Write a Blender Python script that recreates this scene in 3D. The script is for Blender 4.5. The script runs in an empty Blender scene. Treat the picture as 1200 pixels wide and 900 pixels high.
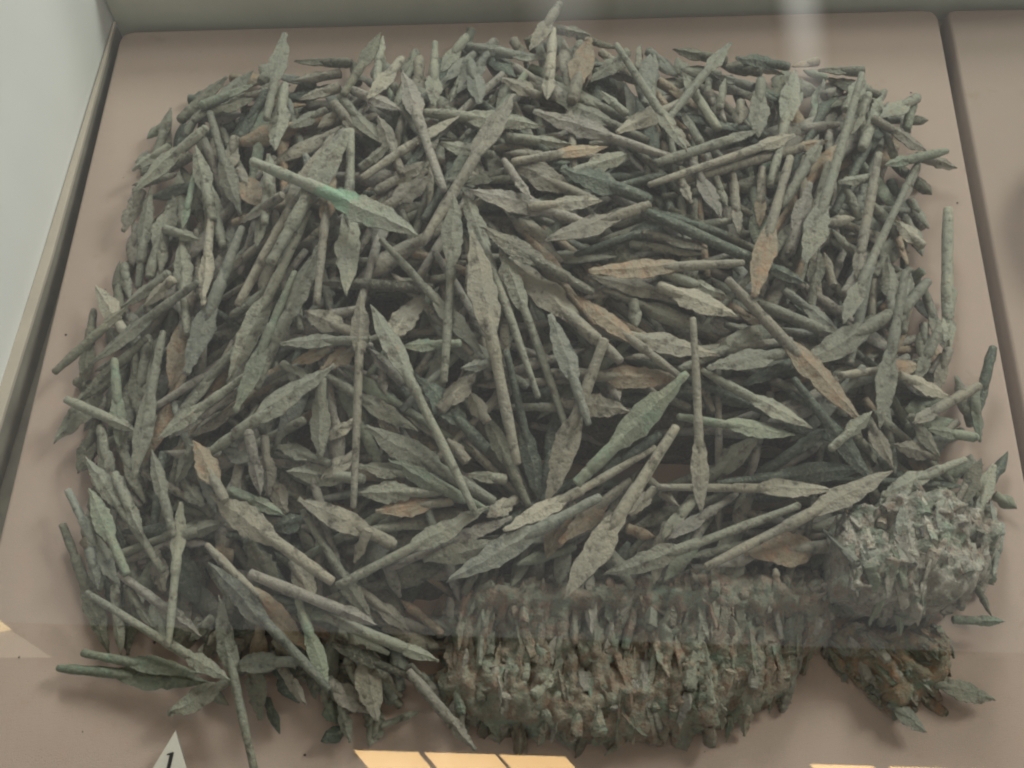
import bpy, bmesh, math, random
from mathutils import Vector, Matrix, noise
R = math.radians
S = bpy.context.scene
COL = S.collection

# ------------------------------------------------------------------ camera
cam = bpy.data.cameras.new("camera"); cam_o = bpy.data.objects.new("camera", cam); COL.objects.link(cam_o)
pitch, roll, CAM_H = R(66.3), R(1.74), 0.8
fw = Vector((0, math.cos(pitch), -math.sin(pitch))); up = Vector((0, math.sin(pitch), math.cos(pitch))); rt = Vector((1, 0, 0))
cr = rt * math.cos(roll) + up * math.sin(roll); cu = up * math.cos(roll) - rt * math.sin(roll)
cam_o.matrix_world = Matrix(((cr.x, cu.x, -fw.x, 0), (cr.y, cu.y, -fw.y, 0), (cr.z, cu.z, -fw.z, CAM_H), (0, 0, 0, 1)))
cam.sensor_width = 36; cam.lens = 35.1; cam.clip_start = 0.01; cam.clip_end = 50
S.camera = cam_o

# ------------------------------------------------------------------ light of the museum room
W = bpy.data.worlds.new("World"); S.world = W; W.use_nodes = True
wb = W.node_tree.nodes["Background"]; wb.inputs[0].default_value = (1.0, 0.985, 0.95, 1); wb.inputs[1].default_value = 0.60
def area(name, loc, target, size, power, color, size_y=None):
    l = bpy.data.lights.new(name, 'AREA'); l.energy = power; l.color = color; l.size = size
    if size_y: l.shape = 'RECTANGLE'; l.size_y = size_y
    o = bpy.data.objects.new(name, l); COL.objects.link(o); o.location = loc
    o.rotation_euler = (Vector(target) - Vector(loc)).to_track_quat('-Z', 'Y').to_euler()
    return o
area("daylight_from_hall", (3.4, 2.9, 2.8), (0, .4, 0), 1.2, 250, (1.0, .97, .90))
area("fill_light", (-.5, 4.4, 2.5), (0, .4, 0), 1.2, 230, (1.0, .98, .94))  # fill lamp added behind the case to brighten the heap
S.view_settings.view_transform = 'Standard'; S.view_settings.look = 'None'
S.view_settings.gamma = 1; S.view_settings.exposure = -0.20; S.view_settings.use_curve_mapping = False
S.cycles.filter_width = 2.1
S.cycles.max_bounces = 5; S.cycles.diffuse_bounces = 3; S.cycles.transparent_max_bounces = 12

# ------------------------------------------------------------------ helpers
def link(o, parent=None):
    COL.objects.link(o)
    if parent is not None: o.parent = parent
    return o
def mesh_obj(name, verts, faces, mat, parent=None, smooth=True, crease=False):
    me = bpy.data.meshes.new(name); me.from_pydata(verts, [], faces)
    if smooth: me.polygons.foreach_set('use_smooth', [True] * len(me.polygons))
    me.materials.append(mat); me.update()
    if crease: crease_mesh(me)
    return link(bpy.data.objects.new(name, me), parent)
def crease_mesh(me):
    """keeps the midrib and the two cutting edges of ten-sided blade skins crisp"""
    at_ = me.attributes.new('sharp_edge', 'BOOLEAN', 'EDGE')
    ks = {0, 2, 4, 5, 7, 9}
    vals = []
    for e in me.edges:
        a, b = sorted(e.vertices); vals.append(b - a == 10 and a % 10 in ks)
    at_.data.foreach_set('value', vals)
def tag(o, label=None, cat=None, group=None, kind=None):
    for k, v in (('label', label), ('category', cat), ('group', group), ('kind', kind)):
        if v: o[k] = v
    return o
def empty(name, loc, label, cat, group=None):
    o = bpy.data.objects.new(name, None); o.location = loc; o.empty_display_size = .02
    return tag(link(o), label, cat, group)
def box(name, lo, hi, mat, parent=None, bevel=0.0):
    bm = bmesh.new(); bmesh.ops.create_cube(bm, size=1)
    for v in bm.verts: v.co = Vector([lo[i] + (v.co[i] + .5) * (hi[i] - lo[i]) for i in range(3)])
    if bevel: bmesh.ops.bevel(bm, geom=bm.edges[:], offset=bevel, segments=3, affect='EDGES')
    me = bpy.data.meshes.new(name); bm.to_mesh(me); bm.free(); me.materials.append(mat)
    return link(bpy.data.objects.new(name, me), parent)
def prism(name, pts, z0, z1, mat, parent=None, bevel=0.0, round_r=0.0):
    if round_r:
        q = []
        n = len(pts)
        for i in range(n):
            a, b, c = Vector(pts[i - 1]), Vector(pts[i]), Vector(pts[(i + 1) % n])
            p0, p1 = b + (a - b).normalized() * round_r, b + (c - b).normalized() * round_r
            for k in range(7):
                t = k / 6; q.append(p0 * (1 - t) ** 2 + b * 2 * t * (1 - t) + p1 * t * t)
        pts = q
    bm = bmesh.new()
    bot = [bm.verts.new((p[0], p[1], z0)) for p in pts]; top = [bm.verts.new((p[0], p[1], z1)) for p in pts]
    n = len(pts)
    bm.faces.new(top); bm.faces.new(bot[::-1])
    for i in range(n): bm.faces.new((bot[i], bot[(i + 1) % n], top[(i + 1) % n], top[i]))
    bmesh.ops.recalc_face_normals(bm, faces=bm.faces)
    if bevel:
        es = [e for e in bm.edges if all(abs(v.co.z - z1) < 1e-6 for v in e.verts)]
        bmesh.ops.bevel(bm, geom=es, offset=bevel, segments=4, affect='EDGES', profile=.6)
    me = bpy.data.meshes.new(name); bm.to_mesh(me); bm.free(); me.materials.append(mat)
    return link(bpy.data.objects.new(name, me), parent)

# ------------------------------------------------------------------ materials
def new_mat(name):
    m = bpy.data.materials.new(name); m.use_nodes = True
    nt = m.node_tree; b = nt.nodes["Principled BSDF"]
    return m, nt, b
def nd(nt, typ, **kw):
    n = nt.nodes.new(typ)
    for k, v in kw.items():
        if k.startswith('i_'): n.inputs[int(k[2:])].default_value = v
        else: setattr(n, k, v)
    return n
def noise_n(nt, vec, scale, detail=4, rough=.6):
    n = nd(nt, 'ShaderNodeTexNoise'); n.inputs['Scale'].default_value = scale; n.inputs['Detail'].default_value = detail; n.inputs['Roughness'].default_value = rough
    nt.links.new(vec, n.inputs['Vector']); return n.outputs['Fac']
def ramp(nt, fac, a, b, ca=(0, 0, 0, 1), cb=(1, 1, 1, 1)):
    if a > b: a, b, ca, cb = b, a, cb, ca
    r = nd(nt, 'ShaderNodeValToRGB'); r.color_ramp.elements[0].position = a; r.color_ramp.elements[1].position = b
    r.color_ramp.elements[0].color = ca; r.color_ramp.elements[1].color = cb
    nt.links.new(fac, r.inputs[0]); return r.outputs[0]
def mix(nt, fac, a, b, mode='MIX'):
    m = nd(nt, 'ShaderNodeMix'); m.data_type = 'RGBA'; m.blend_type = mode
    for sock, v in ((m.inputs[0], fac), (m.inputs[6], a), (m.inputs[7], b)):
        if hasattr(v, 'is_linked'): nt.links.new(v, sock)
        elif isinstance(v, (int, float)): sock.default_value = v
        else: sock.default_value = (*v, 1)
    return m.outputs[2]
def bump(nt, b, h, strength, dist):
    n = nd(nt, 'ShaderNodeBump'); n.inputs['Strength'].default_value = strength; n.inputs['Distance'].default_value = dist
    nt.links.new(h, n.inputs['Height']); nt.links.new(n.outputs[0], b.inputs['Normal'])
def plain(name, c, rough=.7, scale=60, var=.08, spec=.3, bmp=.15):
    m, nt, b = new_mat(name); tc = nd(nt, 'ShaderNodeTexCoord')
    n = noise_n(nt, tc.outputs['Object'], scale)
    lo = tuple(x * (1 - var) for x in c); hi = tuple(min(1, x * (1 + var)) for x in c)
    nt.links.new(ramp(nt, n, .3, .7, (*lo, 1), (*hi, 1)), b.inputs['Base Color'])
    b.inputs['Roughness'].default_value = rough; b.inputs['Specular IOR Level'].default_value = spec
    bump(nt, b, n, bmp, .001); return m

def patina(name, base, dirt, rust=.25, verdi=.2, rough=.72, glint=0.0, rustc=(.185, .115, .072), verdic=(.135, .175, .130), blotch=None, crusty=1.0):
    """weathered bronze: a dusty base, darker soil in the pits, rust-brown and verdigris patches"""
    m, nt, b = new_mat(name); L = nt.links
    tc = nd(nt, 'ShaderNodeTexCoord'); oi = nd(nt, 'ShaderNodeObjectInfo')
    sc = nd(nt, 'ShaderNodeVectorMath', operation='SCALE'); L.new(oi.outputs['Color'], sc.inputs[0]); sc.inputs['Scale'].default_value = 3.7
    ad = nd(nt, 'ShaderNodeVectorMath', operation='ADD'); L.new(tc.outputs['Object'], ad.inputs[0]); L.new(sc.outputs[0], ad.inputs[1])
    v = ad.outputs[0]; RS = 38 if crusty < 1.5 else 46
    big = noise_n(nt, v, 28, 3, .55); midn = noise_n(nt, v, 110, 5, .65); fine = noise_n(nt, v, 330, 4, .65)
    c = mix(nt, ramp(nt, big, .35, .68), base, tuple(x * y for x, y in zip(base, (1.22, 1.16, 1.10))))
    c = mix(nt, ramp(nt, midn, .47, .33), c, dirt)
    off = nd(nt, 'ShaderNodeVectorMath', operation='ADD'); L.new(v, off.inputs[0]); off.inputs[1].default_value = (5.2, 1.3, 8.8)
    rn = noise_n(nt, off.outputs[0], RS * 1.5, 6, .70)
    c = mix(nt, ramp(nt, rn, .66 - .22 * rust, .86 - .22 * rust), c, rustc)
    off2 = nd(nt, 'ShaderNodeVectorMath', operation='ADD'); L.new(v, off2.inputs[0]); off2.inputs[1].default_value = (1.2, 7.3, 2.8)
    vn = noise_n(nt, off2.outputs[0], 60, 5, .6)
    c = mix(nt, ramp(nt, vn, .68 - .25 * verdi, .88 - .25 * verdi), c, verdic)
    if blotch:
        sx = nd(nt, 'ShaderNodeSeparateXYZ'); L.new(tc.outputs['Object'], sx.inputs[0])
        d = nd(nt, 'ShaderNodeMath', operation='SUBTRACT'); L.new(sx.outputs[0], d.inputs[0]); d.inputs[1].default_value = blotch
        ab = nd(nt, 'ShaderNodeMath', operation='ABSOLUTE'); L.new(d.outputs[0], ab.inputs[0])
        w_ = nd(nt, 'ShaderNodeMath', operation='MULTIPLY_ADD'); L.new(midn, w_.inputs[0]); w_.inputs[1].default_value = .060; L.new(ab.outputs[0], w_.inputs[2])
        c = mix(nt, ramp(nt, w_.outputs[0], .052, .040), c, (.215, .33, .235))
    # each piece a little lighter or darker than the next
    hsv = nd(nt, 'ShaderNodeHueSaturation'); L.new(c, hsv.inputs['Color'])
    sp = nd(nt, 'ShaderNodeSeparateColor'); L.new(oi.outputs['Color'], sp.inputs[0])
    mr = nd(nt, 'ShaderNodeMapRange'); L.new(sp.outputs[1], mr.inputs[0]); mr.inputs[3].default_value = .70; mr.inputs[4].default_value = 1.25
    L.new(mr.outputs[0], hsv.inputs['Value'])
    # light soil dusting in fine grain
    dm = nd(nt, 'ShaderNodeMath', operation='MULTIPLY'); L.new(ramp(nt, fine, .50, .72), dm.inputs[0]); dm.inputs[1].default_value = .35
    c = mix(nt, dm.outputs[0], hsv.outputs[0], (.33, .31, .25))
    c2 = mix(nt, ramp(nt, fine, .38, .22), c, tuple(x * .6 for x in dirt))
    L.new(c2, b.inputs['Base Color'])
    b.inputs['Roughness'].default_value = rough; b.inputs['Specular IOR Level'].default_value = .35
    if glint:
        L.new(ramp(nt, fine, .60, .50, (.28, .28, .28, 1), (rough, rough, rough, 1)), b.inputs['Roughness']); b.inputs['Metallic'].default_value = glint
    hmix = nd(nt, 'ShaderNodeMath', operation='MULTIPLY_ADD'); L.new(fine, hmix.inputs[0]); hmix.inputs[1].default_value = .45; L.new(midn, hmix.inputs[2])
    bump(nt, b, hmix.outputs[0], .9 * crusty, .0032)
    return m

DIRT = (.070, .062, .046)
MAT = {
    'g': patina('grey_green_patina', (.176, .180, .146), DIRT, .15, .15),
    'y': patina('tan_green_patina', (.212, .200, .162), DIRT, .25, .05),
    'k': patina('grey_patina', (.205, .196, .172), DIRT, .12, .12),
    'b': patina('blue_grey_patina', (.160, .168, .145), (.07, .08, .07), .08, .30),
    'd': patina('dark_olive_patina', (.112, .111, .083), (.05, .05, .038), .15, .12),
    't': patina('dark_green_patina', (.070, .086, .068), (.045, .055, .045), .05, .30, glint=.15, rough=.6),
    'p': patina('pale_verdigris_patina', (.165, .182, .138), (.10, .11, .08), .05, .75, verdic=(.155, .205, .150)),
    'o': patina('rust_stained_patina', (.225, .190, .138), (.13, .085, .05), .80, .04, rustc=(.30, .185, .110)),
    'x': patina('dark_glinting_patina', (.112, .110, .088), (.05, .045, .035), .30, .15, glint=.35, rough=.55, crusty=1.3),
    'v': patina('green_blotched_patina', (.255, .265, .215), (.12, .12, .09), .03, .5, blotch=.098, verdic=(.18, .25, .18)),
}
CRUST = patina('fused_crust', (.190, .182, .146), (.085, .072, .056), 1.15, .85, rustc=(.195, .130, .092), verdic=(.160, .200, .155), crusty=1.6)
CRUST_PALE = patina('fused_pale_crust', (.315, .305, .268), (.120, .102, .082), .9, .8, rustc=(.20, .135, .095), glint=.12, rough=.55, crusty=1.6)
CRUST_RUST = patina('fused_rusty_crust', (.165, .148, .108), (.065, .056, .042), 1.0, .8, rustc=(.27, .155, .088), verdic=(.14, .195, .14), crusty=1.6)
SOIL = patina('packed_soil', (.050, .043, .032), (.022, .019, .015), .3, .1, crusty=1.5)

def cloth(name, c):
    m, nt, b = new_mat(name); L = nt.links; tc = nd(nt, 'ShaderNodeTexCoord'); v = tc.outputs['Object']
    big = noise_n(nt, v, 5, 4, .6); mid = noise_n(nt, v, 45, 4, .6); fine = noise_n(nt, v, 900, 2, .6)
    wx = nd(nt, 'ShaderNodeTexWave'); wx.bands_direction = 'X'; wx.inputs['Scale'].default_value = 330; wx.inputs['Distortion'].default_value = 3; wx.inputs['Detail'].default_value = 2
    wy = nd(nt, 'ShaderNodeTexWave'); wy.bands_direction = 'Y'; wy.inputs['Scale'].default_value = 330; wy.inputs['Distortion'].default_value = 3; wy.inputs['Detail'].default_value = 2
    L.new(v, wx.inputs[0]); L.new(v, wy.inputs[0])
    k = mix(nt, ramp(nt, big, .35, .65), tuple(x * .93 for x in c), tuple(x * 1.05 for x in c))
    k = mix(nt, ramp(nt, mid, .55, .75), k, (c[0] * 1.02, c[1] * .94, c[2] * .93))
    wv = mix(nt, .5, wx.outputs['Color'], wy.outputs['Color'])
    k = mix(nt, .38, k, mix(nt, wv, tuple(x * .75 for x in c), tuple(min(1, x * 1.15) for x in c)))
    k = mix(nt, ramp(nt, fine, .62, .74), k, tuple(x * .66 for x in c))
    sp_ = noise_n(nt, v, 14, 6, .75); k = mix(nt, ramp(nt, sp_, .60, .74), k, (c[0] * .80, c[1] * .76, c[2] * .70))
    L.new(k, b.inputs['Base Color']); b.inputs['Roughness'].default_value = .95; b.inputs['Specular IOR Level'].default_value = .15
    a = nd(nt, 'ShaderNodeMath', operation='ADD'); L.new(wv, a.inputs[0]); L.new(fine, a.inputs[1])
    bump(nt, b, a.outputs[0], .5, .0006); return m
CLOTH = cloth('pinkish_linen', (.385, .300, .256))
CLOTH2 = cloth('pinkish_linen_neighbour', (.345, .272, .232))
WHITE = plain('white_painted_panel', (.72, .73, .73), .5, 6, .04, bmp=.02)
STRIP = plain('cream_trim', (.44, .39, .33), .6, 30, .06)
WALL = plain('grey_green_lining', (.50, .50, .42), .85, 25, .05)
GAP = plain('dark_case_floor', (.23, .215, .18), .9, 40, .15)
CARD = plain('off_white_card', (.62, .59, .53), .6, 80, .03, bmp=.02)
INK = plain('black_ink', (.02, .02, .022), .5, 80, .1, bmp=0)

def glass_mat():
    m, nt, b = new_mat('case_glass'); nt.nodes.remove(b); L = nt.links
    out = nt.nodes['Material Output']
    tr = nd(nt, 'ShaderNodeBsdfTransparent'); tr.inputs[0].default_value = (.965, .98, .968, 1)
    gl = nd(nt, 'ShaderNodeBsdfGlossy'); gl.inputs['Roughness'].default_value = .012
    fr = nd(nt, 'ShaderNodeFresnel'); ge = nd(nt, 'ShaderNodeNewGeometry')
    mr = nd(nt, 'ShaderNodeMapRange'); L.new(ge.outputs['Backfacing'], mr.inputs[0]); mr.inputs[3].default_value = 1.5; mr.inputs[4].default_value = 1 / 1.5
    L.new(mr.outputs[0], fr.inputs[0])
    mx = nd(nt, 'ShaderNodeMixShader'); L.new(fr.outputs[0], mx.inputs[0]); L.new(tr.outputs[0], mx.inputs[1]); L.new(gl.outputs[0], mx.inputs[2])
    L.new(mx.outputs[0], out.inputs[0]); return m
GLASS = glass_mat()
def emit(name, c, s):
    m, nt, b = new_mat(name); b.inputs['Base Color'].default_value = (.6, .5, .35, 1)
    b.inputs['Emission Color'].default_value = (*c, 1); b.inputs['Emission Strength'].default_value = s; return m

# ------------------------------------------------------------------ the case
fl = box('case_floor', (-.6, -.45, -.05), (1.2, .9, -.031), GAP); tag(fl, kind='structure')
b1 = prism('display_board', [(-.414, -.30), (.436, -.30), (.436, .7975), (-.413, .734)], -.0305, 0, CLOTH, bevel=.004, round_r=.016)
tag(b1, 'large board covered in pinkish linen, carrying the whole heap of arrowheads', 'board')
b2 = prism('display_board', [(.447, -.30), (1.10, -.30), (1.10, .84), (.447, .797)], -.0305, 0, CLOTH2, bevel=.004, round_r=.008)
tag(b2, 'second linen-covered board, beyond the dark gap on the right', 'board')
# back wall
d = Vector((.90, .0680, 0)).normalized()
bw = prism('case_back_wall', [(-.4205, .7465), (1.15, .8655), (1.15, .8855), (-.4205, .7665)], -.0305, .058, WALL)
tag(bw, 'grey-green lining wall behind the boards at the far end of the case', 'wall')
bg = prism('rear_glass', [(-.4205, .7520), (1.15, .8710), (1.15, .8770), (-.4205, .7580)], .0585, .1995, GLASS)
tag(bg, 'clear glass pane standing on the grey-green lining wall at the far end', 'glass')
# side wall with its trim
sw = empty('case_side_wall', (-.43, .4, -.03), 'pale white side wall of the case, left of the linen board', 'wall')
M4 = Matrix.Translation((.43, -.4, .03))
def child_world(o):
    o.matrix_parent_inverse = Matrix.Translation(-o.parent.location); return o
child_world(prism('panel', [(-.4230, .7660), (-.4360, .4660), (-.4560, .10), (-.470, -.3), (-.50, -.3), (-.486, .10), (-.466, .466), (-.453, .766)], -.0305, .199, WHITE, sw))
child_world(prism('trim', [(-.4200, .7450), (-.4265, .4660), (-.4390, .2200), (-.455, -.3), (-.4690, -.3), (-.4500, .22), (-.4355, .466), (-.4225, .745)], -.002, .002, STRIP, sw, bevel=.0007))
child_world(prism('under_trim_shade', [(-.4205, .7440), (-.4275, .4660), (-.4400, .2200), (-.456, -.3), (-.4685, -.3), (-.4495, .22), (-.4350, .466), (-.4220, .744)], -.0305, -.0021, GAP, sw))  # dark strip standing in for the shade below the trim
# glass lid
gp = box('glass_pane', (-.62, -.48, .2005), (1.25, 1.2, .2065), GLASS)
tag(gp, 'clear glass pane lying over the whole case, reflecting yellow lamps at its lower edge', 'glass')
# lamps and added glows seen mirrored in the glass
YEL = emit('lit_diffuser', (1.0, .62, .26), 13.5); DARKM = plain('dark_lamp_frame', (.03, .03, .03), .5)
def lamp(x0, x1, parts, label):
    e = empty('ceiling_lamp', ((x0 + x1) / 2, .1, 2.4), label, 'lamp', 'lamps mirrored in the glass')
    child_world(box('housing', (x0 - .10, .02, 2.402), (x1 + .25, .205, 2.44), DARKM, e))
    for a, b in parts: child_world(prism('diffuser', [(a + .132, .03), (b + .132, .03), (b, .162), (a, .162)], 2.396, 2.4015, YEL, e))
lamp(-.386, .169, [(-.386, -.218), (-.202, -.015), (-.004, .169)], 'ceiling lamp with three yellow panes, mirrored at the lower edge under the fused slab')
lamp(.812, 1.40, [(.812, .975), (1.02, 1.167), (1.223, 1.40)], 'ceiling lamp with yellow panes, mirrored in the lower right corner of the glass')

bmx = box('veil_blocker', (-4, -.6, 2.46), (4, .475, 2.9), plain('dark_blocker', (.10, .095, .09), .9)); tag(bmx, kind='structure')  # unseen dark box added overhead to dim the lower part of the mirrored veil
e = empty('ceiling_lamp', (-1.38, .44, 2.4), 'small yellow lamp mirrored at the left edge, low on the linen board', 'lamp', 'lamps mirrored in the glass')
child_world(prism('veil_glow', [(-1.225, .375), (-1.554, .553), (-1.506, .366)], 2.398, 2.402, emit('pale_veil_glow', (1.0, .86, .66), 1.15), e))  # glowing triangle added for the pale mirrored patch beside the lamp
child_world(prism('diffuser', [(-1.350, .446), (-1.391, .472), (-1.60, .52), (-1.60, .44), (-1.383, .438)], 2.392, 2.3975, emit('small_diffuser', (1.0, .72, .34), 7), e))
def spot(x, y, r_, s_, sx_, label):  # added unseen disc; emission fades outward to give a soft mirrored glare
    e = empty('glare_disc', (x, y, 2.4), label, 'lamp', 'lamps mirrored in the glass')
    m, nt, b = new_mat('glare_falloff'); tc = nd(nt, 'ShaderNodeTexCoord'); ln = nd(nt, 'ShaderNodeVectorMath', operation='LENGTH'); nt.links.new(tc.outputs['Object'], ln.inputs[0])
    mr = nd(nt, 'ShaderNodeMapRange'); nt.links.new(ln.outputs['Value'], mr.inputs[0]); mr.inputs[1].default_value = 0; mr.inputs[2].default_value = r_; mr.inputs[3].default_value = s_; mr.inputs[4].default_value = .50; mr.interpolation_type = 'SMOOTHSTEP'
    b.inputs['Base Color'].default_value = (0, 0, 0, 1); b.inputs['Specular IOR Level'].default_value = 0; b.inputs['Emission Color'].default_value = (1, .97, .91, 1); nt.links.new(mr.outputs[0], b.inputs['Emission Strength'])
    V = [(r_ * math.cos(a * math.pi / 16), r_ * math.sin(a * math.pi / 16), z) for z in (0, .02) for a in range(32)]
    F = [tuple(range(32))[::-1], tuple(range(32, 64))] + [(i, (i + 1) % 32, 32 + (i + 1) % 32, 32 + i) for i in range(32)]
    o = mesh_obj('diffuser', V, F, m, e, smooth=False); o.scale = (sx_, 2.2, 1)
spot(.146, 3.0, .34, 2.0, .6, 'added glowing disc mirrored as soft glare at the middle of the back edge')
spot(1.02, 2.9, .38, 3.6, .30, 'added glowing disc mirrored as soft glare near the back right corner of the linen board')

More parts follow.
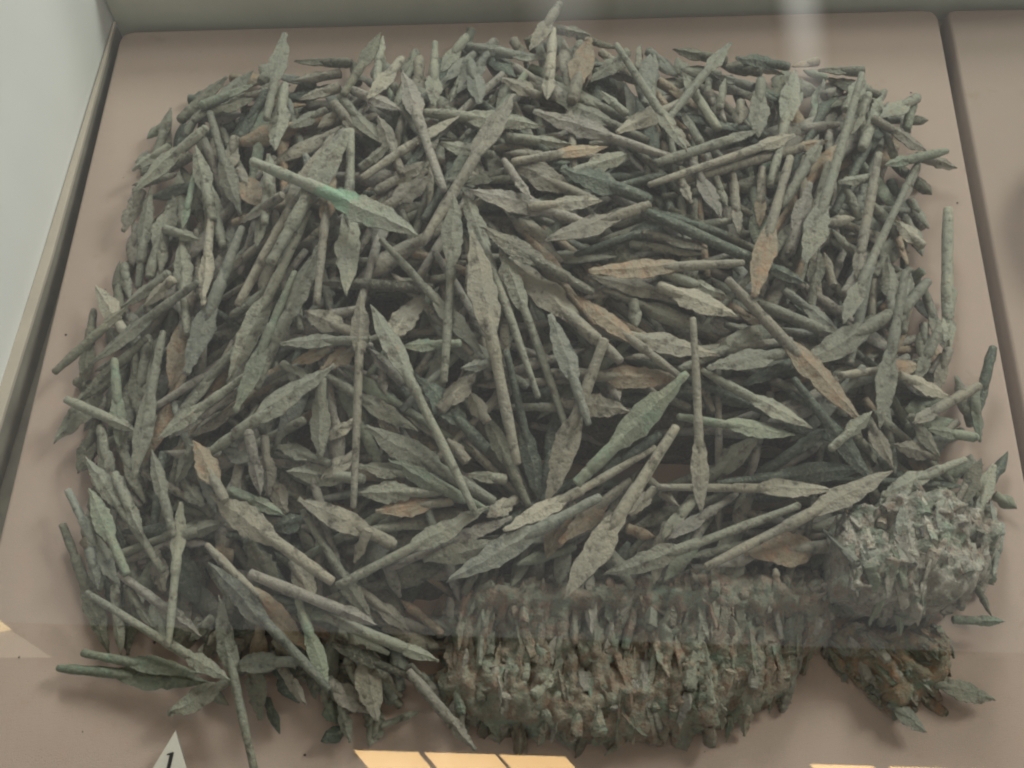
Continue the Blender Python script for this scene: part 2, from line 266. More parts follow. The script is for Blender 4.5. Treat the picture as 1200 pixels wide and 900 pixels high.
ARROWS = """
-353.3 517.5 29.7 -286.7 576.4 52.1 20.3 8.2 g|grey-green arrowhead pointing to eight o'clock, on the upper left slope
-293.7 556 52.1 -267.8 479.2 48.1 16.8 7.5 g|rightmost grey-green arrowhead pointing to twelve o'clock, on the upper left slope
-258.4 385.8 63.9 -271.9 488.9 43.9 14.7 7.2 y|tan-green arrowhead pointing to six o'clock, among the slanting trio, left of centre
-359.4 483.6 16.5 -346.4 525.4 24.1 14.1 7.7 y|short tan-green arrowhead pointing to seven o'clock, on the upper left slope
-337.9 526.1 28.8 -333.6 423.9 19.9 15.4 7.5 g|leftmost grey-green arrowhead pointing to twelve o'clock, on the upper left slope
-312.5 512.9 30.4 -322.2 430 28.2 19.9 8.1 g|grey-green arrowhead pointing to one o'clock, on the upper left slope
-279.1 461.3 43.6 -313.2 473.9 40 10.6 8.4 g|short narrow grey-green arrowhead pointing to four o'clock, on the left flank facing the side wall
-296.2 473.8 41 -292 545.2 44 7.7 6.1 p|narrow pale verdigris-green arrowhead pointing to six o'clock, on the upper left slope
-297.3 493.8 32.3 -286 533 39 15.5 7.6 g|short grey-green arrowhead pointing to seven o'clock, on the upper left slope
-297 466 36.6 -271.2 364.4 51.9 17.6 7.2 g|grey-green arrowhead pointing to twelve o'clock, on the left flank facing the side wall
-372.4 426.6 18.8 -329.2 368.6 29.9 17.8 7.3 y|tan-green arrowhead pointing to eleven o'clock, on the left flank facing the side wall
-343 401.5 24.5 -300.3 430 38.4 11.9 9.5 g|narrow grey-green arrowhead pointing to eight o'clock, on the left flank facing the side wall
-320.3 398.6 33 -293 420 47.4 13.2 7.2 y|short tan-green arrowhead pointing to eight o'clock, on the left flank facing the side wall
-334.1 400.1 32.4 -388.6 338 24.1 10.2 8.2 d|narrow dark olive arrowhead pointing to two o'clock, on the left flank facing the side wall
-362.4 345.9 20.8 -266.3 408.6 63.2 17.3 7.1 g|long grey-green arrowhead pointing to eight o'clock, on the left flank facing the side wall
-266.4 326.8 52.8 -235.2 461 67.3 21.4 8.7 b|long broad blue-grey arrowhead pointing to seven o'clock, among the slanting trio, left of centre
-367.4 330.2 10.9 -371.4 405.1 14.2 13.4 7.3 d|dark olive arrowhead pointing to six o'clock, on the lower left flank
-362.4 313.5 22.7 -312.3 369.3 32.9 13.7 7.1 d|dark olive arrowhead pointing to eight o'clock, on the lower left flank
-380.1 278.2 13.6 -330.9 350.4 23.8 20.1 8.2 g|broad grey-green arrowhead pointing to seven o'clock, on the lower left flank
-304.8 283.6 35.6 -372.1 313 26.9 10.6 8.4 g|narrow grey-green arrowhead pointing to four o'clock, on the lower left flank
-319.1 271.2 25.9 -335.8 348.8 33.7 12.8 7 p|pale verdigris-green arrowhead pointing to six o'clock, on the lower left flank
-310.9 298.8 25.2 -325.4 371 25.2 14.4 7.1 g|grey-green arrowhead pointing to six o'clock, on the lower left flank
-308.3 298.2 30.7 -313 370.6 26.9 11.5 9.2 g|narrow grey-green arrowhead pointing to six o'clock, on the lower left flank
-280.9 319.5 42.2 -276.5 414.7 45.9 20.1 8.1 o|broad rust-stained arrowhead pointing to six o'clock, on the lower left flank
-297.5 240.7 40.5 -295.7 371.3 42.9 18.2 7.4 g|long grey-green arrowhead pointing to six o'clock, on the lower left flank
-287.1 658.2 25 -320.8 595.9 34.5 13.1 10.5 d|narrow dark olive arrowhead pointing to two o'clock, at the heap's top left corner
-259 658 34.9 -304.4 589.2 43.7 16.2 7.9 g|grey-green arrowhead pointing to two o'clock, at the heap's top left corner
-250.3 631.9 47.6 -298.1 601.1 50 11.2 9 p|narrow pale verdigris-green arrowhead pointing to two o'clock, at the heap's top left corner
-249 616.5 44.4 -298.3 602 37.9 14.5 7.9 g|short grey-green arrowhead pointing to two o'clock, at the heap's top left corner
-240.4 478.6 58.6 -289.1 597.6 46.2 16.9 7.5 g|grey-green arrowhead pointing to five o'clock, left of the green-blotched arrowhead's tang
-336.2 620.2 23.6 -343.4 562 15.9 11.4 9.1 g|short narrow grey-green arrowhead pointing to one o'clock, on the upper left slope
-265.3 531.1 42.7 -261.3 570.9 46.8 15.6 7.6 y|short tan-green arrowhead pointing to six o'clock, left of the green-blotched arrowhead's tang
-360.4 547.1 22.2 -328.9 574.9 22.9 12 9.6 g|short narrow grey-green arrowhead pointing to eight o'clock, on the upper left slope
-230.9 696.7 46 -228.6 573.6 69.3 17.6 7.8 g|tall grey-green blade sticking straight up past the back edge, left side
-216.8 539.7 68.9 -222.2 630.8 50.1 20.3 8.2 g|grey-green arrowhead pointing to six o'clock, left of the green-blotched arrowhead's tang
-221.6 673.1 32.6 -164.1 666.3 40.4 12.4 9.9 d|short narrow dark olive arrowhead pointing to nine o'clock, on the back edge's left part
-136.6 692 55 -162.7 604.9 67.1 14.4 7.9 d|dark olive blade sticking up past the back edge, left of the middle
-135.2 694.8 47.5 -134.5 620.2 64.3 10.5 8.4 g|short narrow grey-green arrowhead pointing to twelve o'clock, on the back edge's left part
-138.8 593.9 75.6 -113.1 661.4 55.1 17.4 7.7 y|short tan-green arrowhead pointing to seven o'clock, on the back edge's left part
-110.2 636.3 67.5 -61.2 475.9 109.1 19.4 7.9 k|grey arrowhead with smooth blade upward and tang down, near the back edge
-78.6 591.1 73.6 -84.3 688.4 47.3 16 7.8 g|grey-green arrowhead pointing to six o'clock, on the back edge, middle
-78.3 653.7 45.4 -53.7 703.3 41.8 14.9 8.1 g|short grey-green arrowhead pointing to seven o'clock, on the back edge, middle
-205.3 606.4 57.5 -169.2 626.6 52.8 13.5 10.8 y|short tan-green arrowhead pointing to eight o'clock, on the back edge's left part
-211.5 575.8 55.3 -178.5 599.1 51.9 14.1 7.7 g|short grey-green arrowhead pointing to eight o'clock, around the green-blotched arrowhead
-140.7 559.8 67 -172.5 601.3 61.6 12.4 9.9 y|short narrow tan-green arrowhead pointing to five o'clock, around the green-blotched arrowhead
-163.8 554.1 78.1 -226.9 381.3 74.3 21.8 8.8 y|long broad tan-green arrowhead pointing to one o'clock, around the green-blotched arrowhead
-149.2 551 88.7 -201.5 412.9 87.8 22.4 9.1 g|long broad grey-green arrowhead pointing to one o'clock, around the green-blotched arrowhead
-135.8 385.4 88.5 -151.1 563.2 71.8 21.1 8.5 g|long broad grey-green arrowhead pointing to six o'clock, around the green-blotched arrowhead
-123.6 547.5 74.2 -167.2 610 60.8 13.9 7.6 g|grey-green arrowhead pointing to five o'clock, around the green-blotched arrowhead
-106 576.8 82.9 -160.1 618.3 60.7 14 7.6 k|short grey arrowhead pointing to four o'clock, on the back edge's left part
-127.8 578.8 73.5 -99.5 508 83.5 16.5 7.4 y|tan-green arrowhead pointing to eleven o'clock, above the central fan of tangs
-113.7 539.1 83.3 -138.5 519.5 74.3 10.4 8.4 g|short narrow grey-green arrowhead pointing to two o'clock, around the green-blotched arrowhead
-54.7 578.1 76.6 -133.5 499.6 88.7 14.9 7.3 y|long tan-green arrowhead pointing to two o'clock, above the central fan of tangs
23.6 572.2 72.3 -87.2 587.1 68.6 21.6 8.7 g|long broad grey-green arrowhead pointing to three o'clock, above the central fan of tangs
-6.4 597.7 85.1 -76.4 425.3 106.5 23.3 9.4 y|tan leaf-bladed arrowhead leaning on top, its tang end at the central fan
-73.2 550.9 72.2 -21.1 536.2 77.2 16.6 7.4 g|short grey-green arrowhead pointing to nine o'clock, above the central fan of tangs
-80.3 525 79.5 -122.1 491.8 80.4 16.2 7.2 y|short tan-green arrowhead pointing to two o'clock, above the central fan of tangs
-74.3 507.1 86.1 -112.7 472 84.7 21.8 8.8 y|short broad tan-green arrowhead pointing to two o'clock, above the central fan of tangs
-37.1 596.1 71.8 -49.5 667.5 48.7 17.5 7.8 b|short blue-grey arrowhead pointing to six o'clock, on the back edge, middle
-59.8 619.3 56.9 -30.5 683 41.6 17.8 7.9 b|short blue-grey arrowhead pointing to seven o'clock, on the back edge, middle
-73.1 638.8 51.1 -43.2 688.3 37.5 16.4 8 b|short blue-grey arrowhead pointing to eight o'clock, on the back edge, middle
-18 628.5 69 18.7 610.7 66 17.3 7.7 y|short tan-green arrowhead pointing to ten o'clock, on the back edge, middle
-9.6 673.1 53.5 -55.9 692.8 37.9 14.8 8.1 b|leftmost short blue-grey arrowhead pointing to three o'clock, on the back edge, middle
23.2 668.4 50.8 -26 675.1 52.8 14.7 8 b|rightmost short blue-grey arrowhead pointing to three o'clock, on the back edge, middle
23.8 598.5 77.5 29.2 705 52.7 12 9.6 y|narrow tan-green arrowhead pointing to six o'clock, on the back edge, middle
64.7 703.5 44.2 46.6 602 70.7 24.2 9.8 o|rust-pink leaf blade standing up at the middle of the back edge
6.6 667.4 62.8 35.5 736.7 53.8 16.4 8.1 y|pale tan arrowhead sticking up past the back edge, topmost in the heap
65.8 700.2 50.2 31.2 712 45.2 11.6 9.3 g|short narrow grey-green arrowhead pointing to three o'clock, on the back edge, middle
65 636.5 57.6 101.5 674.6 58.9 19.3 7.9 g|short grey-green arrowhead pointing to eight o'clock, on the back edge, right of middle
145.2 535.3 91.4 88.1 672.2 70.1 14.6 7.5 g|long grey-green arrowhead pointing to five o'clock, on the back edge, right of middle
71.8 618.4 68.7 96 589 72.4 10.1 8.1 g|short narrow grey-green arrowhead pointing to ten o'clock, on the back edge, right of middle
86 564.9 76.2 155.6 615 64.7 18.6 7.6 y|tan-green arrowhead pointing to eight o'clock, above the pink-bladed arrowhead
201.6 694.8 52.5 130.5 577.9 76.1 14.3 7.8 g|grey-green arrowhead pointing to one o'clock, on the back edge, right of middle
11.7 585.8 77.2 142.7 530.4 83.3 20.4 8.3 k|long grey arrowhead pointing to ten o'clock, above the pink-bladed arrowhead
31.3 610.7 64.2 115.3 560.8 72 18.6 7.6 g|grey-green arrowhead pointing to ten o'clock, above the pink-bladed arrowhead
46.1 546.8 81 -12.7 557.9 74.4 12.1 9.7 g|narrow grey-green arrowhead pointing to three o'clock, above the pink-bladed arrowhead
77.2 542.5 85.7 -5.8 518.4 92.3 13.3 7.2 o|rust-stained arrowhead pointing to three o'clock, above the pink-bladed arrowhead
100.7 543.3 76.1 41.1 507.7 92.3 16.3 7.3 g|grey-green arrowhead pointing to two o'clock, above the pink-bladed arrowhead
10.9 472.8 105.2 -13.2 522.1 90.5 9.4 7.5 k|short narrow grey arrowhead pointing to five o'clock, above the central fan of tangs
-5.8 522.5 86.6 67.3 480.2 91 23.3 9.4 y|broad tan-green arrowhead pointing to ten o'clock, above the pink-bladed arrowhead
-45.4 500.1 85.1 -7.1 517.6 81.1 13.2 7.2 g|short grey-green arrowhead pointing to eight o'clock, above the central fan of tangs
71.2 479.5 96 8.3 468.1 99.6 15.7 7 y|tan-green arrowhead pointing to three o'clock, above the pink-bladed arrowhead
-42.5 488.4 93.3 54.1 458.9 94.4 22.9 9.3 k|long broad grey arrowhead pointing to ten o'clock, above the central fan of tangs
35.7 509.9 97.5 113.5 483.6 91 24.6 9.8 t|dark green broad blade lying flat above the pink-bladed arrowhead
21.4 430.8 105.9 111 475.9 97.3 22.5 9.1 y|long broad tan-green arrowhead pointing to eight o'clock, above the pink-bladed arrowhead
-30.4 445.2 103.3 62.7 389.4 98 18.6 7.6 x|dark pitted glinting arrowhead running from the central fan toward the pink-bladed one
59.3 409.4 98.4 186.9 424.5 93.9 18.7 7.6 o|pink-bladed arrowhead lying level just right of the central fan
59.4 416.5 80.6 181.3 377.8 86.7 16.7 6.8 y|long tan-green arrowhead pointing to ten o'clock, around the pink-bladed arrowhead
176.8 371.9 99.1 115.6 403.2 89.1 21.9 8.9 y|broad tan-green arrowhead pointing to four o'clock, around the pink-bladed arrowhead
158.5 437.6 92.1 104.1 452.8 91 12.7 6.9 x|dark glinting arrowhead pointing to three o'clock, around the pink-bladed arrowhead
155.9 435.8 86.8 95 446.1 82.6 10 8 g|narrow grey-green arrowhead pointing to three o'clock, around the pink-bladed arrowhead
107.6 479.4 85.5 176.8 456.3 84.4 14.4 7.1 t|dark green arrowhead pointing to ten o'clock, above the pink-bladed arrowhead
241.6 415.6 77.8 106.9 464.5 104.1 12 9.6 t|long dark green arrowhead pointing to four o'clock, right of the orange-tipped arrowhead's tang
213.8 575.2 72.6 117.3 521.1 92.4 12 9.6 g|narrow grey-green arrowhead pointing to two o'clock, on the upper right part
248.3 574.1 69.7 109.7 493.8 99.6 13.4 7.3 y|long tan-green arrowhead pointing to two o'clock, on the upper right part
282.8 580.5 54.4 137.1 508.6 84.9 12.1 9.7 o|long narrow rust-stained arrowhead pointing to two o'clock, on the upper right part
145.9 480.6 94.6 137.3 512 88.9 9.4 7.5 y|short narrow tan-green arrowhead pointing to five o'clock, on the upper right part
170.8 466 95 148 541.4 80.9 16.1 7.2 k|grey arrowhead pointing to five o'clock, on the upper right part
188.4 461.1 78.7 188.7 527.4 72.4 10.3 8.3 y|narrow tan-green arrowhead pointing to six o'clock, on the upper right part
208.3 473.8 71.9 216.2 538.9 67.9 10.4 8.3 o|narrow rust-stained arrowhead pointing to six o'clock, on the upper right part
189.8 389.1 100.8 236.8 538.5 84.4 19.2 7.8 o|arrowhead with bright orange blade pointing down at six o'clock, upper right
264.7 673.4 44 218.5 510.3 80.4 20.3 8.2 g|long grey-green arrowhead pointing to twelve o'clock, on the upper right part
236.1 423.9 92.5 321.1 656.1 59.2 21.1 8.5 g|long broad grey-green arrowhead pointing to seven o'clock, on the upper right part
273.2 571.6 68 223.5 486.6 84.8 12 9.6 g|upper narrow grey-green arrowhead pointing to one o'clock, on the upper right part
253.1 514.9 82 229.5 443.1 76.2 17.5 7.1 k|grey arrowhead pointing to one o'clock, on the upper right part
215.4 572.5 65.3 224 642.5 63.5 18.8 7.7 g|grey-green arrowhead pointing to six o'clock, on the upper right part
153.8 659 48.5 180.1 579.8 66.4 11.9 9.5 g|narrow grey-green arrowhead pointing to eleven o'clock, on the back edge, right of middle
147.9 603.9 61.2 162.6 558.5 71.3 10.8 8.7 g|short narrow grey-green arrowhead pointing to eleven o'clock, on the upper right part
131.2 590.9 64.6 150.5 553.5 69.8 13.9 7.5 y|short tan-green arrowhead pointing to eleven o'clock, above the pink-bladed arrowhead
183.2 665.9 41.7 218.9 637.2 56.6 11.4 9.1 b|short narrow blue-grey arrowhead pointing to ten o'clock, on the back edge, right of middle
147.5 699.3 35.9 198.3 679.1 44.1 13.3 10.6 d|short narrow dark olive arrowhead pointing to nine o'clock, on the back edge, right of middle
204.7 676.5 52 260 679.7 38.9 14.8 8.1 t|short dark green arrowhead pointing to nine o'clock, on the back edge, right of middle
289.1 681.5 33.4 334.2 679.5 35.3 13.3 10.7 g|short narrow grey-green arrowhead pointing to nine o'clock, at the heap's top right corner
300.3 676.1 27.9 348.2 654 31.5 16.6 8.1 g|short grey-green arrowhead pointing to ten o'clock, at the heap's top right corner
331 668.2 40.9 305.5 622 46.2 16.3 8 g|short grey-green arrowhead pointing to one o'clock, at the heap's top right corner
322.7 648.5 36.9 320.2 581.6 46 12.9 10.3 g|short narrow grey-green arrowhead pointing to twelve o'clock, on the upper right slope
305.5 589.4 52.6 331.7 645.6 43.3 11.2 9 g|short narrow grey-green arrowhead pointing to seven o'clock, on the upper right slope
347.3 649.3 37.1 313.4 572.5 53.9 12.8 10.2 g|short narrow grey-green arrowhead pointing to one o'clock, on the upper right slope
335.6 613.1 48.8 385.7 655.4 29.1 17.9 8 g|short grey-green arrowhead pointing to eight o'clock, at the heap's top right corner
383.9 662.5 25.4 367.5 613.5 32.2 11.5 9.2 p|short narrow pale verdigris-green arrowhead pointing to twelve o'clock, at the heap's top right corner
386.2 592.7 26.6 326 606.8 56.2 17.6 7.8 y|tan-green arrowhead pointing to four o'clock, on the upper right slope
331.5 555 54.1 403.7 591.1 30.9 11.1 8.8 p|narrow pale verdigris-green arrowhead pointing to nine o'clock, on the upper right slope
418.2 582.8 16.3 377.6 593.5 19.8 12.2 9.8 y|short narrow tan-green arrowhead pointing to four o'clock, on the upper right slope
287.8 427.7 66.4 327 565.6 57.4 11.2 9 y|long narrow tan-green arrowhead pointing to six o'clock, on the upper right slope
265.5 375.3 85 375.6 579.9 32.9 14.1 7.3 g|long grey-green arrowhead pointing to seven o'clock, on the right flank facing the other board
280.6 521.9 72.1 320.7 544.3 50.4 10.7 8.5 g|short narrow grey-green arrowhead pointing to nine o'clock, on the upper right slope
338.5 504.3 42.8 361.1 477 42.1 16.8 7.5 y|short tan-green arrowhead pointing to ten o'clock, on the right flank facing the other board
373.4 379.7 32.3 396.6 529.1 27.7 12.9 10.3 g|lone thin green arrowhead standing apart on the board beyond the right flank
253.3 504.4 78.1 225.6 442.5 68.7 11.7 9.4 g|lower narrow grey-green arrowhead pointing to one o'clock, on the upper right part
259.7 458.6 66.4 246.7 399.7 67.2 14.4 7.1 g|grey-green arrowhead pointing to twelve o'clock, right of the orange-tipped arrowhead's tang
311.8 465 44.6 279 416.6 60.7 11.8 9.4 k|short narrow grey arrowhead pointing to one o'clock, right of the orange-tipped arrowhead's tang
329.7 469.5 38.2 319.8 399.6 53.8 14.8 7.2 g|leftmost grey-green arrowhead pointing to twelve o'clock, on the right flank facing the other board
350.6 455.2 34.1 328 386.9 50.7 14.8 7.2 g|rightmost grey-green arrowhead pointing to twelve o'clock, on the right flank facing the other board
-231.2 319.5 58.2 -176.3 469.8 83.2 19.1 7.7 g|long grey-green arrowhead pointing to seven o'clock, among the slanting trio, left of centre
-216.7 288.8 69 -181.2 410.3 82.5 15.1 6.7 p|long pale verdigris-green arrowhead pointing to seven o'clock, left of the upright tan arrowhead
-162.7 431.5 89 -204.7 310.8 66.4 21.5 8.7 g|long broad grey-green arrowhead pointing to one o'clock, among the slanting trio, left of centre
-160.5 514 83.3 -156.1 369.8 101.6 15.5 6.9 o|long rust-stained arrowhead pointing to twelve o'clock, around the green-blotched arrowhead
-224.1 544.5 58.4 -213.2 457.5 79.2 11.2 8.9 g|narrow grey-green arrowhead pointing to twelve o'clock, left of the green-blotched arrowhead's tang
-220.8 440.8 67.6 -214.7 503.2 71.8 10.3 8.2 g|narrow grey-green arrowhead pointing to six o'clock, left of the green-blotched arrowhead's tang
-240.5 468 61.5 -197.6 479.2 91 16 7.1 y|short tan-green arrowhead pointing to eight o'clock, left of the green-blotched arrowhead's tang
-222.6 480.4 66.1 -253.7 534.8 44.6 22.7 9.2 o|short broad rust-stained arrowhead pointing to five o'clock, left of the green-blotched arrowhead's tang
-287.7 536.1 34.5 -256.3 454.1 43.9 16.8 7.5 g|grey-green arrowhead pointing to twelve o'clock, left of the green-blotched arrowhead's tang
-172.8 378 73.6 -118.4 347.3 90.6 19.2 7.8 y|broad tan-green arrowhead pointing to ten o'clock, among the slanting trio, left of centre
-186.4 345.5 80.4 -113.5 343.7 95.2 14.9 6.6 g|grey-green arrowhead pointing to nine o'clock, left of the upright tan arrowhead
-176.4 330.9 73.7 -141.6 341.7 85.1 12.2 6.7 o|leftmost short rust-stained arrowhead pointing to eight o'clock, left of the upright tan arrowhead
-150.6 321.3 83.3 -120 344.6 86.7 16.2 6.6 o|rightmost short rust-stained arrowhead pointing to eight o'clock, left of the upright tan arrowhead
-137.2 318.8 99.4 -238 260.9 51.6 23.3 9 g|broad grey-green arrowhead with long tang reaching down left, left of centre
-280.1 270.2 53.7 -213.9 322.5 66.2 14.3 6.7 g|grey-green arrowhead pointing to eight o'clock, on the lower left flank
-273.5 274.5 46.7 -217.4 314.1 57.8 11.7 9.3 k|grey arrowhead pointing to eight o'clock, left of the upright tan arrowhead
-258.9 277.5 41.9 -217.6 303.5 50.8 15.2 6.8 y|tan-green arrowhead pointing to eight o'clock, left of the upright tan arrowhead
-158 312.1 73.7 -186.1 333.5 67.4 13.6 6.7 g|short grey-green arrowhead pointing to four o'clock, left of the upright tan arrowhead
-145.1 252.2 72.5 -149.2 315 87.7 17.2 7 g|grey-green arrowhead pointing to six o'clock, left of the upright tan arrowhead
-122.4 383.7 100.9 -115.2 211 81.6 15.1 6.4 y|long tan-green arrowhead pointing to twelve o'clock, left of the upright tan arrowhead
-113.3 369.8 104.3 -23.9 210.3 75.8 17.7 7.2 g|slim grey-green arrowhead slanting beside the tall upright tan one
-73.5 395.5 81.2 -102.9 343.3 81.3 22.1 8.9 y|broad tan-green arrowhead pointing to one o'clock, in the central fan of tangs
-71.9 276.1 73 -150.7 321.7 79.2 14.7 6.6 g|long grey-green arrowhead pointing to four o'clock, below the central fan of tangs
-162.8 403.5 78.5 -66.1 395.5 87.4 11.9 9.5 x|long dark glinting arrowhead pointing to nine o'clock, among the slanting trio, left of centre
-23.5 336.3 90.6 -112.2 438.2 91.5 16.5 6.7 g|long grey-green arrowhead pointing to five o'clock, in the central fan of tangs
-52.9 476.7 104.7 -52.8 310.1 92.9 17.8 7.2 g|long grey-green arrowhead pointing to twelve o'clock, in the central fan of tangs
-35.8 432.1 118.5 5.8 250.6 77 24.7 9 y|broad grey-tan arrowhead in the middle, blade at top, long tang down
24 228 53.1 -5.5 339.8 90.7 15.3 6.5 t|long dark green arrowhead pointing to six o'clock, below the central fan of tangs
-47.1 491.2 89.1 20.8 301.7 88 16.6 6.8 g|upper long grey-green arrowhead pointing to eleven o'clock, in the central fan of tangs
-14.7 434.1 98.5 47.2 273.3 70.2 15 6.7 g|lower long grey-green arrowhead pointing to eleven o'clock, in the central fan of tangs
-6 427.2 86.2 85 332.5 92.3 24.7 9.3 y|long broad tan-green arrowhead pointing to ten o'clock, around the pink-bladed arrowhead
47.2 390.3 93.9 130.6 319.2 95.8 16.2 6.6 o|long rust-stained arrowhead pointing to ten o'clock, around the pink-bladed arrowhead
28.2 370.9 95.7 59.9 280.8 86.7 17.3 7 b|long blue-grey arrowhead pointing to eleven o'clock, above the dark hollow
29.1 223.6 59.3 71.8 349.2 98.3 21.2 8.6 y|long broad tan-green arrowhead pointing to seven o'clock, above the dark hollow
134.1 320.1 90.9 26.9 328.4 75.8 20.2 8.2 o|long broad rust-stained arrowhead pointing to three o'clock, above the dark hollow
163.8 341.5 88.2 58.9 365.3 84.8 21.8 8.8 y|long broad tan-green arrowhead pointing to three o'clock, above the dark hollow
92.7 296.8 77.7 38.3 305.2 70.7 20.1 8.2 y|broad tan-green arrowhead pointing to three o'clock, above the dark hollow
133.4 316.6 109.8 51 237.4 73.7 22.1 8.8 p|bright sage-green arrowhead with clean leaf blade, leaning across the dark hollow
143.8 215.1 79.4 139.1 363.6 111.1 15.6 6.4 y|long tan-green arrowhead pointing to six o'clock, above the dark hollow
221.4 281.7 75.9 127.3 287.8 92.3 15.8 6.4 p|long pale verdigris-green arrowhead pointing to three o'clock, beside the orange-tipped arrowhead
151.2 325.9 96.9 224.5 351.3 81.3 20.9 8.4 g|broad grey-green arrowhead pointing to nine o'clock, beside the orange-tipped arrowhead
227.1 337.3 82.6 314.3 395.3 69.5 22.8 9.3 g|broad grey-green arrowhead pointing to eight o'clock, beside the orange-tipped arrowhead
181.7 322.7 75.3 226.3 348.1 68.8 10.3 8.2 t|short narrow dark green arrowhead pointing to eight o'clock, beside the orange-tipped arrowhead
233.6 285.8 80.9 148.2 328.6 89.2 16.6 6.7 g|long grey-green arrowhead pointing to four o'clock, beside the orange-tipped arrowhead
279 366.1 70.3 198 392.8 84.5 11.8 9.5 g|grey-green arrowhead pointing to four o'clock, right of the orange-tipped arrowhead's tang
268.6 376.8 67 222.9 410.9 74.9 14.1 6.9 b|blue-grey arrowhead pointing to four o'clock, right of the orange-tipped arrowhead's tang
173.7 392.4 91 120.1 416.3 90.2 11.8 9.4 g|grey-green arrowhead pointing to four o'clock, around the pink-bladed arrowhead
275.2 290.2 78.7 170.9 406.3 98.3 23.7 9.1 o|largest arrowhead, broad orange-stained blade and thick straight tang, lying on top of the right side
280.8 247 66.8 219.7 323.9 90.4 15.2 6.5 t|long dark green arrowhead pointing to five o'clock, beside the orange-tipped arrowhead
279 298.8 87.8 245.7 269.3 79.2 12.5 6.5 g|short grey-green arrowhead pointing to two o'clock, beside the orange-tipped arrowhead
343.2 359.4 46.3 257.8 330.3 83.9 16 6.8 o|rust-stained arrowhead pointing to three o'clock, on the lower right flank
283.8 284.7 84.4 328.8 434.7 71.1 18.6 7.5 g|long grey-green arrowhead pointing to six o'clock, on the lower right flank
308.1 380.7 68.1 362.2 445.1 37.4 11.6 9.3 g|narrow grey-green arrowhead pointing to seven o'clock, on the right flank facing the other board
366.9 376 39.7 361.5 440.6 30.1 13.3 7.2 g|grey-green arrowhead pointing to five o'clock, on the right flank facing the other board
366.1 382.7 42.3 395.7 451.9 11.8 12 9.6 g|short narrow grey-green arrowhead pointing to six o'clock, on the right flank facing the other board
332.5 341.4 51 360.1 393.2 50.2 10.7 8.6 g|short narrow grey-green arrowhead pointing to seven o'clock, on the lower right flank
351.3 333.6 38.2 372.1 381.2 35.9 13 7.1 y|short tan-green arrowhead pointing to seven o'clock, on the lower right flank
363.9 332.5 41.9 313.3 341.4 63.2 18.2 7.4 y|short tan-green arrowhead pointing to four o'clock, on the lower right flank
318 297.8 68.3 393.1 347.7 34 11.2 8.9 y|narrow tan-green arrowhead pointing to eight o'clock, on the lower right flank
395.6 325.8 15.5 415.8 389 26.2 11 8.8 t|narrow dark green arrowhead pointing to six o'clock, on the lower right flank
389.8 300.1 25.8 396.8 350 18.1 10.8 8.6 p|short narrow pale verdigris-green arrowhead pointing to six o'clock, on the lower right flank
336.2 300.3 50.4 386.1 301.6 31.5 10.5 8.4 p|short narrow pale verdigris-green arrowhead pointing to nine o'clock, on the lower right flank
345.6 277.2 46.3 318.8 307.5 62.4 13.7 6.7 g|short grey-green arrowhead pointing to five o'clock, on the lower right flank
302.6 282.8 60.8 345 279.5 41.7 15 6.7 y|short tan-green arrowhead pointing to ten o'clock, beside the smaller fused lump
298.6 261.5 64.5 282.3 301.4 67.4 14.8 6.6 y|short tan-green arrowhead pointing to five o'clock, beside the smaller fused lump
301.9 271.4 36 270.3 283 72.8 12.2 6.7 d|short dark olive arrowhead pointing to five o'clock, beside the smaller fused lump
290.8 240.8 56.9 370.9 280.7 36.5 15.6 6.7 g|grey-green arrowhead pointing to eight o'clock, beside the smaller fused lump
384.6 282.6 34.5 354.2 228 34.2 13.7 6.7 d|dark olive arrowhead pointing to one o'clock, beside the smaller fused lump
400.3 282.1 22.7 374.6 231 25.7 15.3 6.8 g|grey-green arrowhead pointing to one o'clock, beside the smaller fused lump
333.9 206.8 33.4 366.5 258.2 38.5 6.8 5.4 y|narrow tan-green arrowhead pointing to seven o'clock, beside the smaller fused lump
294.9 255.8 72.8 148.2 177.7 66.6 18.1 7.3 y|long broad tan-green arrowhead pointing to two o'clock, just above the fused slab, right half
71.3 169.7 66.2 224.1 229.7 61.4 17.4 7.1 g|long grey-green arrowhead pointing to eight o'clock, lying on the fused slab
252.1 242.7 62.2 115.8 242.9 54.6 15.9 6.5 y|long tan-green arrowhead pointing to three o'clock, just above the fused slab, right half
281.2 265.1 50.2 163.2 248 52 18.9 7.6 t|long broad dark green arrowhead pointing to three o'clock, just above the fused slab, right half
249.1 290.2 74.7 196.8 258.3 43.5 10.8 8.6 t|narrow dark green arrowhead pointing to two o'clock, just above the fused slab, right half
194 281 73.6 157.5 254.1 41.6 18.2 7.4 g|grey-green arrowhead pointing to two o'clock, just above the fused slab, right half
181.8 194 49.4 250.6 203.6 41.2 27.7 8.9 o|broad rust-stained arrowhead pointing to nine o'clock, lying on the fused slab
118.3 201.2 55.1 146.6 239 45.6 11.3 9 g|short grey-green arrowhead pointing to seven o'clock, just above the fused slab, right half
121.5 200.1 59.9 180.6 243.1 45 11.9 6.5 k|grey arrowhead pointing to eight o'clock, just above the fused slab, right half
-44.2 161.1 63.3 69.7 227.6 74.5 19.8 8 b|pale blue-grey arrowhead whose broad blade rests on the fused slab's upper left corner
-3 199.1 73.4 115.6 276.6 53.5 15.8 6.5 y|long tan-green arrowhead pointing to eight o'clock, just above the fused slab, left half
42.5 150.9 64.3 126.6 280.6 90.8 21.1 8.5 y|broad tan-grey blade pointing down onto the middle of the fused slab
38.9 192.7 65.7 95.1 250 50.1 17.1 6.9 o|rust-stained arrowhead pointing to eight o'clock, just above the fused slab, left half
